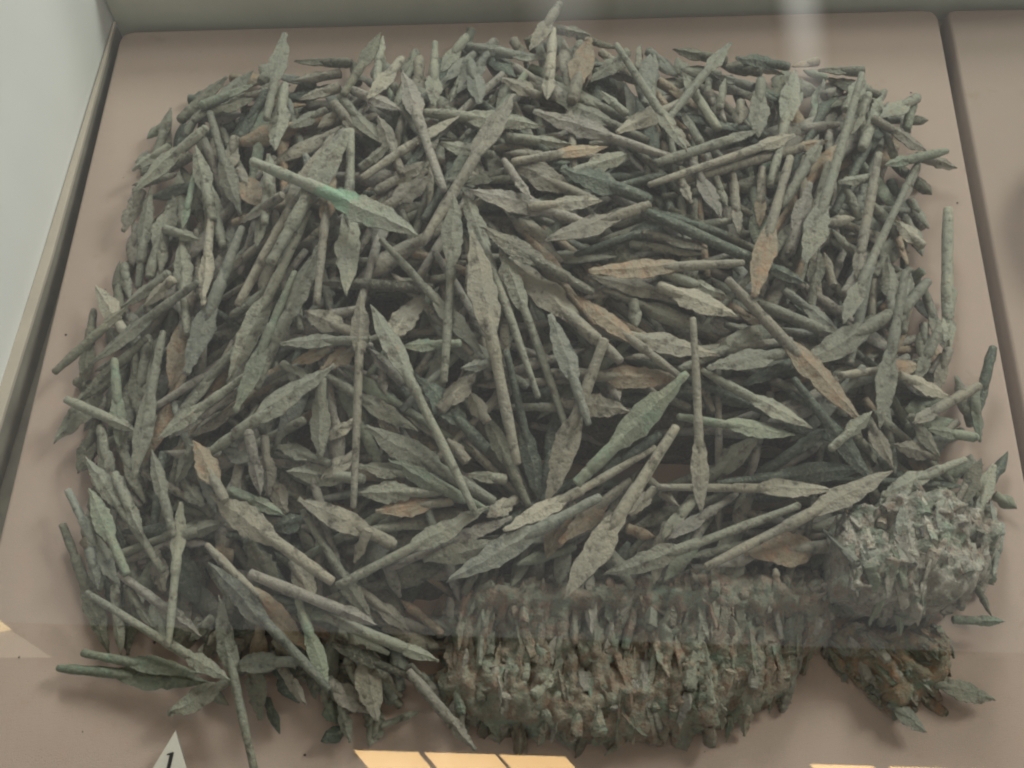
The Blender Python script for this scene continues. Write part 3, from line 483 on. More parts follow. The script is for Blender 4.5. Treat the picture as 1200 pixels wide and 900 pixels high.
69.6 249.5 49.1 119 285.9 59.9 10.1 8.1 t|narrow dark green arrowhead pointing to eight o'clock, just above the fused slab, left half
94.3 220.3 51.7 115.1 243.7 49.9 12 6.5 y|short tan-green arrowhead pointing to seven o'clock, just above the fused slab, left half
-112.6 277.4 77.3 -10.3 223.9 65.1 21.7 8.8 g|long broad grey-green arrowhead pointing to ten o'clock, left of the dark hollow
-93 252.1 75.5 -32.3 222.4 67.9 14.3 6.4 p|pale verdigris-green arrowhead pointing to ten o'clock, left of the dark hollow
-117.3 250.6 63.5 -63.4 240.7 67.1 14.5 6.5 g|upper grey-green arrowhead pointing to nine o'clock, left of the dark hollow
-114.4 226.2 69 -49.8 230.2 64.9 17 6.9 g|lower grey-green arrowhead pointing to nine o'clock, left of the dark hollow
-101 214.1 63.6 -41.7 224.4 62.7 16.3 6.6 o|rust-stained arrowhead pointing to nine o'clock, left of the dark hollow
-14.6 218.4 71.8 -125.9 156.8 59.6 17.3 7 g|ridged grey-green arrowhead with tang down left, left of the dark hollow
3.1 214.3 58 -91.4 172.5 49.1 13 6.4 k|long grey arrowhead pointing to two o'clock, left of the dark hollow
-62.7 178.4 58.3 7.4 195.7 62.8 17.4 7 g|grey-green arrowhead pointing to nine o'clock, touching the fused slab's left end
-75.7 321.4 78.9 -17.1 265.4 66.5 20.8 8.4 t|broad dark green arrowhead pointing to eleven o'clock, below the central fan of tangs
-22.2 295.8 67.3 16.1 224.6 52.3 14.7 6.6 d|dark olive arrowhead pointing to eleven o'clock, left of the dark hollow
-35 246.4 61.1 -1.7 245.5 54.4 11.3 9 g|short grey-green arrowhead pointing to nine o'clock, left of the dark hollow
-16.4 212.7 61.2 6.7 231.9 49.9 15.8 6.5 y|short tan-green arrowhead pointing to eight o'clock, left of the dark hollow
-28.5 323.8 82 -56.5 291.7 78.3 18.7 7.6 y|short broad tan-green arrowhead pointing to one o'clock, below the central fan of tangs
-40.2 322.3 92.4 -15.2 330 88.8 10 8 b|short narrow blue-grey arrowhead pointing to nine o'clock, below the central fan of tangs
-90.1 347.8 76.1 -41.1 343.3 94.8 12.9 6.6 p|pale verdigris-green arrowhead pointing to nine o'clock, below the central fan of tangs
-34.9 311.6 74.1 -17.8 286.2 69.9 14.8 6.6 y|short tan-green arrowhead pointing to eleven o'clock, below the central fan of tangs
-114.9 342.4 82.3 -85 314.9 76.2 10.8 8.7 k|short narrow grey arrowhead pointing to eleven o'clock, below the central fan of tangs
29.9 183.9 52.8 47.9 231.9 51.9 22.3 8.9 o|broad rust-stained arrowhead pointing to seven o'clock, just above the fused slab, left half
-250.7 269.4 56.6 -216 218 63.4 17.9 7.2 o|short curved orange blade standing out among grey-green ones
-231 227.2 56.3 -127.7 158.7 65.3 22.6 8.7 y|long tan-green arrowhead slanting down right, blade just below the short orange one
-158.8 220 71.3 -84 188.8 58.6 21.3 8.6 y|broad tan-green arrowhead pointing to ten o'clock, around the short orange blade
-190.7 224.4 60.6 -203.9 273.6 72.2 10.6 8.4 k|narrow grey arrowhead pointing to six o'clock, around the short orange blade
-187.7 227.4 49 -192.7 272.5 64.7 14.7 6.5 y|tan-green arrowhead pointing to six o'clock, around the short orange blade
-171.8 214.5 47.6 -188.5 245.3 49.7 14.7 6.5 y|short tan-green arrowhead pointing to five o'clock, around the short orange blade
-170.4 210 58.5 -217.9 230.9 50.2 11.2 9 p|pale verdigris-green arrowhead pointing to four o'clock, around the short orange blade
-181.7 200.4 48.6 -152.4 209.7 56.9 17.7 7.2 t|short dark green arrowhead pointing to eight o'clock, around the short orange blade
-97.4 131.3 46 -156.6 212.7 64.6 12.8 6.3 g|long grey-green arrowhead pointing to five o'clock, left of the fused slab
-114.8 175.5 55.5 -104.1 198.3 69.6 9 7.2 y|short narrow tan-green arrowhead pointing to seven o'clock, left of the fused slab
-173 244.2 62.8 -111 239.1 63.3 18.5 7.5 g|broad grey-green arrowhead pointing to nine o'clock, around the short orange blade
-182.1 264.9 63.1 -137.5 248.9 68.8 13.3 6.5 g|short grey-green arrowhead pointing to ten o'clock, around the short orange blade
-144.4 236.8 67.2 -120 262 60.9 14.6 6.5 y|short tan-green arrowhead pointing to eight o'clock, around the short orange blade
-146.3 268.6 67.7 -119.4 285.2 71.3 13.3 6.5 y|short tan-green arrowhead pointing to eight o'clock, left of the upright tan arrowhead
-85.3 271.4 67.4 -106.9 294.7 70.4 13.4 6.6 y|short tan-green arrowhead pointing to five o'clock, below the central fan of tangs
-201 253.2 58.4 -228.3 267.4 48.2 17.5 7.1 b|short blue-grey arrowhead pointing to four o'clock, around the short orange blade
-353.7 251.9 16.6 -343.2 300.2 23 15.5 6.9 d|dark olive arrowhead pointing to seven o'clock, near the heap's left edge, below middle
-320.7 234.7 23.6 -338.7 291.2 26.9 16.7 6.8 g|grey-green arrowhead pointing to six o'clock, near the heap's left edge, below middle
-345.4 263 27.7 -265 170.2 30.5 14.9 6.6 g|long grey-green arrowhead pointing to eleven o'clock, near the heap's left edge, below middle
-335.9 235.4 31 -290.4 165.9 37.1 16 6.5 p|pale verdigris-green arrowhead pointing to eleven o'clock, near the heap's left edge, below middle
-299.3 157.9 24.3 -356.7 236.2 22.1 14.9 6.6 b|long blue-grey arrowhead pointing to five o'clock, at the bottom left corner of the heap
-303.6 110.3 9 -358.3 209.8 14.6 16.8 6.8 d|long dark olive arrowhead pointing to five o'clock, at the bottom left corner of the heap
-283.8 195.4 35.3 -318.1 249 30.6 10.8 8.7 g|narrow grey-green arrowhead pointing to five o'clock, near the heap's left edge, below middle
-284.6 263.3 48.6 -255.9 194.2 47.8 12 6.5 g|grey-green arrowhead pointing to twelve o'clock, near the heap's left edge, below middle
-264.1 237.8 39.5 -250.6 267.1 51.1 11.5 9.2 g|short grey-green arrowhead pointing to seven o'clock, around the short orange blade
-255.8 222.1 45.6 -250 112.6 37.4 11.7 6.4 g|long grey-green arrowhead pointing to twelve o'clock, above the number card
-217.4 206 51 -258.9 194.2 37.6 11.2 9 g|short grey-green arrowhead pointing to two o'clock, around the short orange blade
-237.8 219.1 46.1 -262.1 244.1 31.5 13.5 6.6 g|short grey-green arrowhead pointing to five o'clock, around the short orange blade
-228 121.6 32.4 -298.9 167.4 32.4 12.4 6.4 k|grey arrowhead pointing to four o'clock, above the number card
-267.4 127.7 26.9 -293.2 160.6 28 7.8 6.3 g|short narrow grey-green arrowhead pointing to five o'clock, at the bottom left corner of the heap
-200.6 90.2 36.7 -322.6 153.1 28.2 12.8 6.3 g|long grey-green arrowhead pointing to four o'clock, above the number card
-315.1 155.7 23.1 -327.4 187.6 28.4 10 8 b|short narrow blue-grey arrowhead pointing to six o'clock, at the bottom left corner of the heap
-292.4 108.6 13.9 -306.1 161.1 17.9 9.9 7.9 g|narrow grey-green arrowhead pointing to six o'clock, at the bottom left corner of the heap
-289.2 109.5 8.6 -294.7 159.8 19.2 14.6 6.5 d|dark olive arrowhead pointing to six o'clock, at the bottom left corner of the heap
-265.6 156.3 21 -275.7 187.6 26.9 14.7 6.5 y|short tan-green arrowhead pointing to six o'clock, at the bottom left corner of the heap
-239 119.5 24.1 -221.1 135.8 32.3 10.4 8.3 g|short narrow grey-green arrowhead pointing to eight o'clock, above the number card
-224.2 172.6 56.2 -125.6 84.5 46.7 17 6.9 b|long blue-grey arrowhead pointing to eleven o'clock, above the number card
-141.6 111.4 42.2 -228.8 187.3 51.9 17.9 7.3 o|long broad rust-stained arrowhead pointing to five o'clock, left of the fused slab
-217.3 151.6 41 -178.3 29.8 22.4 15.8 6.4 g|arrowhead whose green tang hangs off the front edge beside the number card
-93.6 130.2 56.4 -190.5 163.6 63.3 10.7 8.6 k|long grey arrowhead pointing to four o'clock, left of the fused slab
-127.7 84.5 41.3 -155.1 150 54.9 12.6 6.2 p|pale verdigris-green arrowhead pointing to five o'clock, left of the fused slab
-128.3 117.9 42.6 -67.3 97.2 27 12.7 6.2 x|dark glinting arrowhead pointing to ten o'clock, left of the fused slab
-18.7 47.8 21.7 -70.9 101.1 33.5 10.7 8.6 k|grey arrowhead pointing to five o'clock, touching the fused slab's left end
-48.5 108.6 33.3 -134.1 136.4 50.1 10.8 8.6 g|long grey-green arrowhead pointing to four o'clock, touching the fused slab's left end
-206.5 101.7 27.4 -149.8 105.9 35.6 16.6 6.7 b|blue-grey arrowhead pointing to nine o'clock, above the number card
-156.2 100.9 25.5 -173.5 122.5 29.3 14.1 6.3 y|short tan-green arrowhead pointing to five o'clock, left of the fused slab
-180.9 64.9 11.6 -188.5 109.8 26.9 16.7 6.8 g|grey-green arrowhead pointing to six o'clock, above the number card
-145.6 75.8 22.7 -175.3 112.7 27 8.9 7.2 k|narrow grey arrowhead pointing to five o'clock, left of the fused slab
-143.4 145.7 46.3 -163.8 178.7 46.8 18.1 7.3 y|short broad tan-green arrowhead pointing to five o'clock, left of the fused slab
-172.6 155 40.5 -199.3 191 46.6 20.8 8.4 d|short broad dark olive arrowhead pointing to five o'clock, left of the fused slab
-98 71.4 19.4 -132.5 94.3 24.8 17.2 7 k|short grey arrowhead pointing to four o'clock, left of the fused slab
-90.6 64.6 23.6 -109.4 118.8 32.8 19.7 8 y|broad tan-green arrowhead pointing to six o'clock, touching the fused slab's left end
-94.6 68.4 13.1 -118.8 110.9 24.8 10.9 8.7 g|grey-green arrowhead pointing to five o'clock, left of the fused slab
-112.4 51.1 11.9 -120.3 78.1 19.3 11.4 6.2 g|short grey-green arrowhead pointing to six o'clock, left of the fused slab
-45.5 80.9 13 -72.1 106.2 23.5 10.3 8.2 k|short narrow grey arrowhead pointing to five o'clock, touching the fused slab's left end
-220.1 89.9 19.9 -340.1 98.1 11.5 19.4 7.8 p|pale green arrowhead lying on bare board at the lower left corner, lower of two
-226.2 95.3 24.4 -321.5 109.3 16.8 14.2 6.3 p|pale green arrowhead lying on bare board at the lower left corner, upper of two
-248.1 66.4 20.4 -202 92 27 17.1 6.9 g|grey-green arrowhead pointing to eight o'clock, above the number card
-240.6 147.6 15.3 -255 190.6 30.9 20 8.1 t|broad dark green arrowhead pointing to six o'clock, above the number card
-72.4 131.2 25.6 -111.8 159 42.5 13 6.4 y|tan-green arrowhead pointing to four o'clock, touching the fused slab's left end
375.9 95.3 10.8 322.9 109.1 13.1 17.6 7.1 g|olive blade lying on bare board beyond the lower fused piece
319.4 70.8 11.9 292.5 92.1 11.9 14.2 6.3 b|short blue-grey arrowhead pointing to four o'clock, by the fused pieces at bottom right
389.7 154.2 18.2 348.9 154.4 17.3 8.6 6.9 p|short narrow pale verdigris-green arrowhead pointing to three o'clock, by the fused pieces at bottom right
-77 425.5 117.8 -231.9 519.4 80.8 24.2 9.6 v|pale arrowhead with bright green blotches, lying across all the others, upper left of centre
"""
BURIED = """
-312.1 433.8 31.1 -313.6 475.7 34.4 9.8 7.9 g
-359.1 455.9 11.6 -345.2 395 19.1 12.2 9.7 d
-338.4 411.1 21.1 -352 449.8 17.7 9.9 7.9 g
-221.7 650.2 31.2 -174.3 659.3 33.5 11.6 9.2 y
-185.3 577.3 54.6 -163.3 597.3 57.3 14.1 7.7 y
-86.6 556.2 70.6 -108.5 593.1 68.6 9.2 7.4 g
180.6 488.3 78.5 171.8 520.5 76.2 8.9 7.1 g
188.9 595.3 58.1 176.2 639.7 45.7 10.4 8.3 k
193.5 651.6 51.6 184.2 609.9 57.9 9.6 7.7 g
200.4 591 58 205.2 622.1 56 17.4 7.7 y
264.6 685.2 32.9 293 699 25.8 11.8 9.4 o
396.4 635.3 20 375.7 632.5 21.3 10.8 8.6 d
288.3 526.5 63.5 303.7 496.6 52.7 9.8 7.9 g
296.7 493.8 59.3 258.1 477.4 73 10.4 8.3 y
271.8 477.6 66.8 296.5 461.8 49 8.9 7.1 g
265.6 457 60.9 270 424.2 59.8 10.2 8.2 y
344.7 457.2 42.3 339.7 487 41.8 8.3 6.6 o
373.8 504.2 30.8 362.6 537.6 27.2 11 8.8 g
387.4 548.8 20.4 374.5 560.6 20.6 12.8 10.2 d
350.5 528.1 35.1 380.3 584.8 18.4 11.1 8.9 k
-186.9 419.2 61.1 -173.3 361 71.7 8.5 6.8 g
-99.1 305.1 75.7 -104.6 330 74.3 8.8 7 k
98.5 366.1 86 96.6 391.8 84.1 11 8.8 g
84.2 303.2 82.5 77.2 329.2 76.1 10.8 8.6 k
344.6 237 31 318.1 250.5 44.3 10.9 8.7 k
420.2 298.4 10.2 398.7 265.7 9.2 10 8 t
420.1 248.8 8.8 402.8 260.4 7.7 12.7 6.9 p
379.6 360.9 24.7 393.7 320.8 8.1 14.6 7.2 g
176.6 228.4 46.9 187.8 247.8 44.3 7.4 5.9 g
132.5 227.6 54.3 110.9 252.8 43.2 8.7 7 y
114 204.6 49.3 91.4 210 52 10.5 8.4 o
78.9 197.5 44.1 97 165.4 42.3 13.1 6.4 g
-49.3 272.8 68.8 -32.7 255.8 62.5 11.3 9.1 y
-230.7 190.6 41.7 -261.7 194 32.6 8.6 6.9 k
-211.2 175.5 37.4 -223.2 189.4 39.5 14.5 6.5 o
-224.5 116.4 25.8 -214.9 127.2 31.5 7.1 5.7 y
-134.2 51.2 10.5 -113.9 62.2 8.3 12.8 6.3 t
-98.6 48.7 8.6 -91.4 69 8.3 14.1 6.3 g
-62.9 74.9 6.8 -90.5 63.2 11.6 6.4 5.1 g
-207 75.5 7.7 -226.4 87.2 9.6 9.7 7.8 g
-166.4 56.1 5.2 -179.2 81.3 8 7.7 6.2 t
-194.8 115.4 22.2 -188.4 150.3 42.2 15.5 6.3 d
-80.3 156.1 29.8 -92.7 179.5 41.7 10.5 8.4 k
382 158.8 13.4 372.2 183.6 15.6 6.7 5.4 d
-195.2 408.6 67.5 -240.1 384.9 45.3 12.9 7 g
-94.1 534.5 56.4 -192.1 617.8 28.3 15.2 7.8 g
126.6 650.8 30.2 179.2 685.8 12.7 17.7 8.2 g
5.2 455.8 81.8 79.2 350.3 78.7 17.4 7 o
-342.6 311.5 11 -340.4 352.3 4.1 16.1 7.2 g
-341.5 519.1 19.1 -286.8 530.2 31.4 16 7.7 t
20.1 448.4 48.6 133.2 351.1 52.5 19.8 8 g
359.4 486 18 280.1 491.9 57.8 17.9 7.5 y
-303.3 632.6 24.2 -311.9 580.1 34.3 10.1 8.1 g
-76 112.3 7.3 -164.4 192.3 22.9 13.7 6.5 t
-173.5 273.1 30 -293.4 295.1 4.4 18.4 7.4 d
168.6 394.1 70.5 81.7 421.7 62.6 16.3 7 p
52.7 622.2 36.2 59.5 716.9 17 20.9 8.5 y
204.5 358.4 59.6 112.2 397.7 53.3 9.6 7.7 y
-63.6 248.1 41.4 -184.3 304.3 43.1 19.5 7.9 g
-9.2 383.1 61.8 -38.9 534.7 58 8.4 6.7 y
279.9 258.8 35.4 202.9 189 35.1 15.6 6.6 k
-179.8 344.4 43.3 -180.3 227.6 17.9 19.1 7.8 g
208.3 422.5 45.3 211.4 557.7 27.1 18 7.5 g
-33.3 166 23.2 -45 197 50.9 15.7 6.5 g
-214.4 359.9 49.4 -295.6 302.3 36.3 14.7 6.9 k
-343.3 250.5 4.1 -327.7 210.2 19.5 16.8 6.8 d
352.2 503 28.7 315.4 448 37.6 18.5 7.5 g
168.4 214.8 25.3 164.5 339.6 75 7.8 6.2 k
33 398.7 60.2 120.4 306.6 74.9 17 6.9 y
42.5 243.4 16.9 -41.7 237.6 23.1 14.2 6.8 g
-308.4 190.4 7.1 -327.4 235.6 4.1 15.4 6.8 p
344.9 542.8 13.7 243.2 457.4 39.8 19.4 7.9 k
-27.9 200.5 29.8 -106.1 264.9 33 18.5 7.5 o
-263.5 609 31 -307.1 601 33.5 20.4 8.3 k
-303.5 158.4 6.3 -320.9 191.1 4.1 15.7 6.7 k
-317.6 548.9 21.4 -296 466.5 27.6 17.5 7.7 g
-74.4 125.8 4.7 -40.9 125.1 8 18.6 7.5 k
-304 349 19.7 -346.4 381.7 19.9 10.8 8.6 g
-180.8 334.2 64 -132.9 412.1 59.7 13.6 6.9 t
-82.7 145.6 16.4 -77.6 88.9 10.1 17.9 7.2 b
-237.1 456.7 29.8 -295.2 577.3 33.3 20.1 8.1 k
-135.4 370.1 70.6 -248.9 298.3 18.6 18 7.3 b
133.2 498.9 59.1 43.5 474.3 60.4 19.2 7.8 g
-133.9 296.1 43.5 -30.1 279.4 46.6 17.2 7 o
368.8 252.3 27.1 364 218.5 21.1 14.5 6.7 p
43.6 320.4 64.7 17.8 199.3 36.2 15.2 6.6 t
154.1 679.6 32.1 193.1 666.3 38.6 16.5 8.1 g
330.2 195.3 11 315.2 175.8 16.9 19.4 7.9 p
-104.3 417.9 72.5 -32 337.4 87.2 8.6 6.9 y
-274.8 199.9 6.1 -305.1 306.1 16.8 17.4 7.1 g
-244 637.2 33.1 -238.6 494.4 49.5 20.7 8.4 p
-129.3 634.4 50.2 -139.4 682.6 29.9 23.7 9.6 g
-319 452.1 16.6 -317.8 398.2 21.5 17.9 7.4 y
159.2 584.9 57.6 63.2 561.8 61.3 10.4 8.3 y
-135.8 472.6 53.2 -237.6 381.7 34.8 21.3 8.6 y
-60.3 607 34.3 -157.5 602.7 35.3 21.4 8.7 g
42 366.6 62 -60.1 309.8 42.6 14.7 6.9 g
-107.4 422.5 49.1 -128.7 554.9 43.3 9.5 7.6 g
339.7 649.6 23.8 271 527.1 53 21.2 8.6 k
97.4 585.4 64 -23 549.1 67.7 16.6 7.5 y
44.2 685.9 26.9 59.4 715.6 23.7 19.7 8.3 g
341.9 218.4 17 250.7 239.4 36.8 15.6 6.7 g
-193.9 141 23.7 -261.6 205.5 10.1 15.5 6.6 g
46.5 162.5 37.9 42.9 182.6 34.7 17.3 7 k
-165.7 466.9 50.3 -94.1 566 47.1 9.3 7.4 o
279.8 216.3 24.8 238.2 189.3 31.2 13.4 6.6 t
-185.7 259.5 28.2 -211.8 386.2 28.3 14.4 7 t
-205.2 207.2 14.5 -118.8 227.3 35.3 14.5 6.7 y
-167.8 545.7 40.5 -290.2 500.4 15.5 16.7 7.7 y
-292.7 613.9 22.9 -207.5 457 54.8 9 7.2 g
341.2 391.4 28 236.7 320.6 57.7 15.5 7 y
143.5 169.4 26.9 122.9 161 35.4 8 6.4 g
-321.7 273.6 6.2 -284.3 201.3 9.9 15.1 6.9 g
267.6 346.2 43.8 158 349.6 66 8.3 6.6 d
-204.5 100 13.2 -227.5 227.5 30.5 17 6.9 b
-65.1 129 14.1 -137.9 188.5 35.9 17 6.9 d
-40.6 80.1 4.2 -55.1 93 4.2 15.9 6.4 g
257.6 599.9 41 158.7 528.8 68.7 10.7 8.6 g
-324 614.3 14.1 -330.1 572.9 4.1 18.1 8.1 t
-228 116.9 4.1 -255 172.6 6.7 16 6.6 y
-79.2 362.7 54.6 -112.6 233.3 44 7.9 6.3 g
320.8 638.4 18 285.4 479.8 34.1 21.5 8.7 y
-166.1 502.4 56.8 -215 422.4 40.6 16.5 7.3 o
-122.3 379.9 84.6 -219.6 352.1 52 19.6 7.9 k
39.5 723.3 23.8 27 690.9 27.7 24 9.7 d
-7.1 459.9 66.3 -72.7 642.3 37.6 20.5 8.3 y
-279.6 285.3 37.8 -197.5 394.2 58.4 14.5 6.9 g
-73.6 279.9 61.3 -154.5 333.9 73.3 18.1 7.3 k
64.5 161.4 33.7 58.7 180.3 33 16.5 6.7 k
-354.3 276.1 9.3 -228.6 309.9 36.5 15.3 6.9 d
281.9 312 40.7 173.4 344.8 74.4 9.5 7.6 g
57 166.5 39.8 75.2 200.5 34.6 9.6 7.7 d
350 365.8 32 355.8 406.4 32.8 17.5 7.2 g
52.8 309.8 57.6 155.4 341.3 59.6 15.5 6.8 g
-9.9 201.1 40.5 69.4 239.6 31.3 7.8 6.3 d
23.4 349.7 69.1 -58.5 255.4 61.9 15.7 6.7 y
298.4 566.9 40.8 343.5 664 16.2 9 7.2 d
-311 331.4 5.3 -279 418.7 19.9 14.4 7.3 t
-308.2 204.1 17.4 -167.2 195.2 46.3 16 6.6 t
119.9 650.2 45.2 182.2 522.1 60.9 9.2 7.3 o
-210.4 386 42.5 -305.1 361.8 18.7 14.3 7.2 g
-23.7 401.7 75.9 79.8 444.7 70.3 16.6 7 t
-187.2 476 70.4 -277.5 400.5 41.1 8.7 7 y
81 308 65.4 34.1 413.3 74.3 17.2 6.9 g
-321.1 520.8 8.3 -344.8 487.5 4.9 11.8 9.5 d
-320.2 158.2 6.7 -328.8 177.1 8.9 14.5 6.6 p
-242.4 564.3 27.7 -140 624.4 47.1 9.6 7.7 y
273 444.2 35.8 309.3 592.7 26 18.8 7.6 g
111.3 247 23.3 37.3 192.8 32.2 9.7 7.7 k
-22.2 509.8 59.4 -21.4 347.9 72.5 16.7 7.1 g
17.5 438.1 74.3 54.9 551.7 71.8 19.4 7.9 p
-340.6 612.1 4.1 -346.1 563.4 6 17.5 8.1 y
197.4 388.9 67.4 263.9 567.7 46.1 9.9 7.9 y
-27.3 585.6 60.9 50.3 490.6 85.6 14.9 7.4 y
-240.1 286.7 21.4 -224.4 414.1 29.5 8.6 6.9 b
234.8 406.1 59.7 298.2 347.7 61.5 9 7.2 t
-131.8 150.7 35.1 -52.6 132.9 16.7 16 6.5 k
-6.7 440.3 46.8 -117.8 419.9 43.9 20.8 8.4 g
-291.6 168.5 6.5 -320.9 212.7 4.1 14.5 6.7 t
-226 632.4 32.4 -175.2 496.1 56.2 9.2 7.4 b
-193.9 548.6 55 -141 436.3 69.1 19.1 7.7 b
-197 318.9 57.4 -87.8 368.3 71.1 9.8 7.9 g
-274.4 301.1 24.7 -156.3 339.1 69 18.7 7.6 b
-340 386.7 8 -314.7 421.3 12.6 17 7.4 g
254.8 256.9 34.8 167 238.6 26.4 16.2 6.7 t
-34.3 384.4 69.5 -115.9 485.6 58.5 18.7 7.6 b
369 241 18.9 271.2 294.2 50.5 16.9 6.9 d
-247.3 262.5 18.7 -293.9 377.7 19.4 10.8 8.6 d
-251.2 437.2 41.9 -327.7 408.7 12.8 18.9 7.6 g
-275.5 154.1 8.5 -263.9 121.5 10.9 18.3 7.4 g
109.8 295.5 9.3 22.9 232.7 36.4 9.7 7.8 d
263 204.6 22.8 226.7 193.5 21.2 16.1 6.6 y
213 440.1 70.4 206.7 554.4 58.2 18 7.3 p
200.8 485.2 39.3 231 627 23.6 17.4 7.8 g
5.5 337.6 52.7 16.7 464.9 70.2 8 6.4 g
267.1 295.6 55.9 176.4 240 30.7 9.9 7.9 k
-319.7 559.8 14.5 -265 453.1 27.3 20.8 8.4 d
177.9 418.8 44 261.6 527.1 42.7 19.1 7.7 k
94.6 701.8 32 55.2 730.6 15.4 10.2 8.1 d
98.2 455 70.2 220.7 480.7 53.2 10.3 8.2 g
88.2 327.2 57.6 -29.3 362.7 75 8.9 7.1 k
-63.3 644.6 43.6 25.6 540 78.7 9.8 7.9 t
349.8 582.4 23 389.2 570.4 4.9 10.6 8.5 d
16.3 410.7 64.1 -74.2 548.4 58.4 19.8 8 y
-190.5 221.5 35.5 -217.5 337.2 38 16.6 6.8 k
200 292.9 70.8 331.2 366.5 46.9 19.4 7.8 k
294.2 255.7 31.4 336.4 198.2 13 7.8 6.3 p
-166.5 93.6 4.1 -179.7 122.6 9.7 14.9 6.4 k
4.9 675 38.8 -8.7 707.3 32.9 12.5 10 y
-173 145.4 10.7 -54.5 134.1 10.8 13.7 6.5 y
344.3 256.6 16.5 353.4 193.7 9.6 9.7 7.7 g
366 476.9 27.4 356.3 519 25.5 16.2 7.6 g
-62.9 403.9 76.1 -118.6 320.3 67.3 8.7 7 p
-144.7 99.8 8.8 -117.9 78.9 10.1 17.8 7.2 g
-184.2 555.1 39.4 -211 425.4 36.2 16 7.5 g
195.6 688.9 28.1 232.5 669.5 40.8 16.6 8.2 d
242.7 384.7 55.4 153.1 336.7 73.2 17.4 7.1 t
63.2 425.5 60.5 -77.9 429.4 55.3 17.8 7.2 t
-164.6 220.5 27.7 -97.4 165.8 13.5 15.4 6.6 g
195.5 478.4 60.8 89.3 440.1 66 16.8 7.2 k
71.8 329.2 44.5 52 472.6 58.9 16.3 7.1 o
-278.1 632.6 8.8 -301.7 545 4.6 11.5 9.2 d
-172.7 104.8 11 -206.3 101.3 4.5 16.6 6.7 k
-51.4 475.6 57.5 77.2 566.3 48 8.5 6.8 o
-61.8 496.6 79.4 4.1 644.9 57.9 14.9 7.5 p
-292.3 636.5 15.8 -245.5 628.5 36.5 17.1 8.1 y
162.9 429.1 62.2 265.4 351.4 49.6 9.5 7.6 g
-14.1 357.6 63.5 -80.9 262.8 52.1 14.6 6.7 g
354.8 524.8 21.3 312.2 578.8 35.7 18.1 7.8 p
-31.8 400.9 69.3 -89.7 311.3 56.7 15.1 6.9 y
-339.5 223.4 11.9 -335.5 190.1 4.9 15.2 6.8 y
337.8 341.8 24.6 342.8 398.1 23.3 15.9 7.2 b
-46.7 91.9 6.7 -63.7 100 12.7 12.4 6.4 b
135.5 196.6 42.5 122.8 169.8 26.5 15.7 6.5 y
-70.5 565.3 56.8 -87.5 448.5 74.5 15.9 7.3 g
-160.9 494.8 75.5 -249.5 475.1 50.8 17.6 7.3 o
-17.7 204.4 47.1 55.1 249.2 48.9 13.5 6.5 t
-89.9 426.6 52.4 -13.1 562.4 46.4 20 8.1 g
179 472 67.2 158.1 614.4 43.1 11.3 9.1 k
-215.2 219.3 43.7 -151.2 133.3 28.4 17.9 7.2 t
-229.2 342.9 27.1 -184.2 422.2 47 20.4 8.2 k
-259.7 323.3 32.4 -288.5 481.2 28.6 16.8 7.3 y
173.4 348.6 52.4 122.1 479.6 52.5 16.1 7.1 y
-186.9 500.7 53.1 -137 336.9 68.2 17.9 7.3 g
-362.7 348.9 4.9 -343.4 359 9.3 9.9 7.9 g
-83.6 107.9 9.3 -54.8 91.1 7.7 7.4 5.9 o
-204.2 341.9 41.9 -274.3 505.2 22.2 20.1 8.2 p
-57 147.3 4.5 -32.2 168.6 11 15.8 6.6 o
389.2 295.3 9.8 377.4 273.3 11.4 16.3 7 g
-106.6 156.7 35.8 -209.7 249.9 26.8 17.1 6.9 t
-74.7 491.5 67.5 -198.3 448.2 50.3 14.9 7.3 y
353.5 240.9 14.1 331.7 294.7 35.5 8.5 6.8 k
-38.4 505.7 69.9 -119.7 463.5 63.2 10.3 8.2 g
3.7 363.9 79.6 -75 282.9 61.8 9.8 7.9 g
257 174 29.8 262.9 194.4 28.1 14.7 6.5 g
36.8 454.7 65.8 165.9 423.5 60.7 10.8 8.6 d
301.5 677.7 4.2 254.5 671.4 21.3 20.8 8.4 g
-192.2 122.7 4.1 -226.6 254.2 7.1 13.7 6.7 o
-245.4 671.5 15.6 -200.6 650.6 26 19.5 8.2 b
-361.7 293.9 4.3 -352.1 312.8 3.8 8.1 6.5 k
-227.6 637.8 22 -181.4 651.7 20.4 24 9.7 t
-291.7 285.1 34.4 -315.9 377.5 20.6 15.6 7 g
221.8 379.2 75 131.1 330.1 85.7 19.1 7.7 g
363 503.4 22.6 248.5 470.9 49 9 7.2 y
10.7 444.5 65.1 125.5 372.2 59.5 8.6 6.9 d
-233.1 97.7 16 -223.8 127 14.5 13.8 6.4 y
138 405.3 60.4 16.8 471.3 70.3 15.7 7.1 b
-345 548.3 9.1 -307.4 565.8 23.3 11.7 9.4 y
267 357.4 52.5 357.9 397.5 26.8 15.1 7.1 k
-111.7 129.9 24.1 -201.2 210.2 28.3 17.6 7.1 b
-194.3 463.1 66.3 -226.4 348.7 43.8 20.5 8.3 y
-330.9 505.9 8.8 -281 594.5 15 11.7 9.4 g
-174.4 315.4 30.7 -166.7 228.6 25.1 19.5 7.9 t
160.1 464.6 68.5 121.3 603.9 52.2 16.3 7.5 o
-91.6 507.7 79.7 -196.1 523.9 56.6 16.3 7.3 k
273.3 261.3 30.4 224.1 365.9 44.8 10 8 g
-59.4 356.8 71.1 -63.6 233.4 39.1 17.8 7.2 g
113.5 676 26.2 166.6 621.5 24.3 10.3 8.2 d
-302.3 240.1 15.6 -167.6 188 34.1 14.2 6.7 p
-34 506.2 77 -80.8 405.5 80.7 10.2 8.2 k
-117.3 90.2 6.7 -112.6 71.9 6.9 15.5 6.4 y
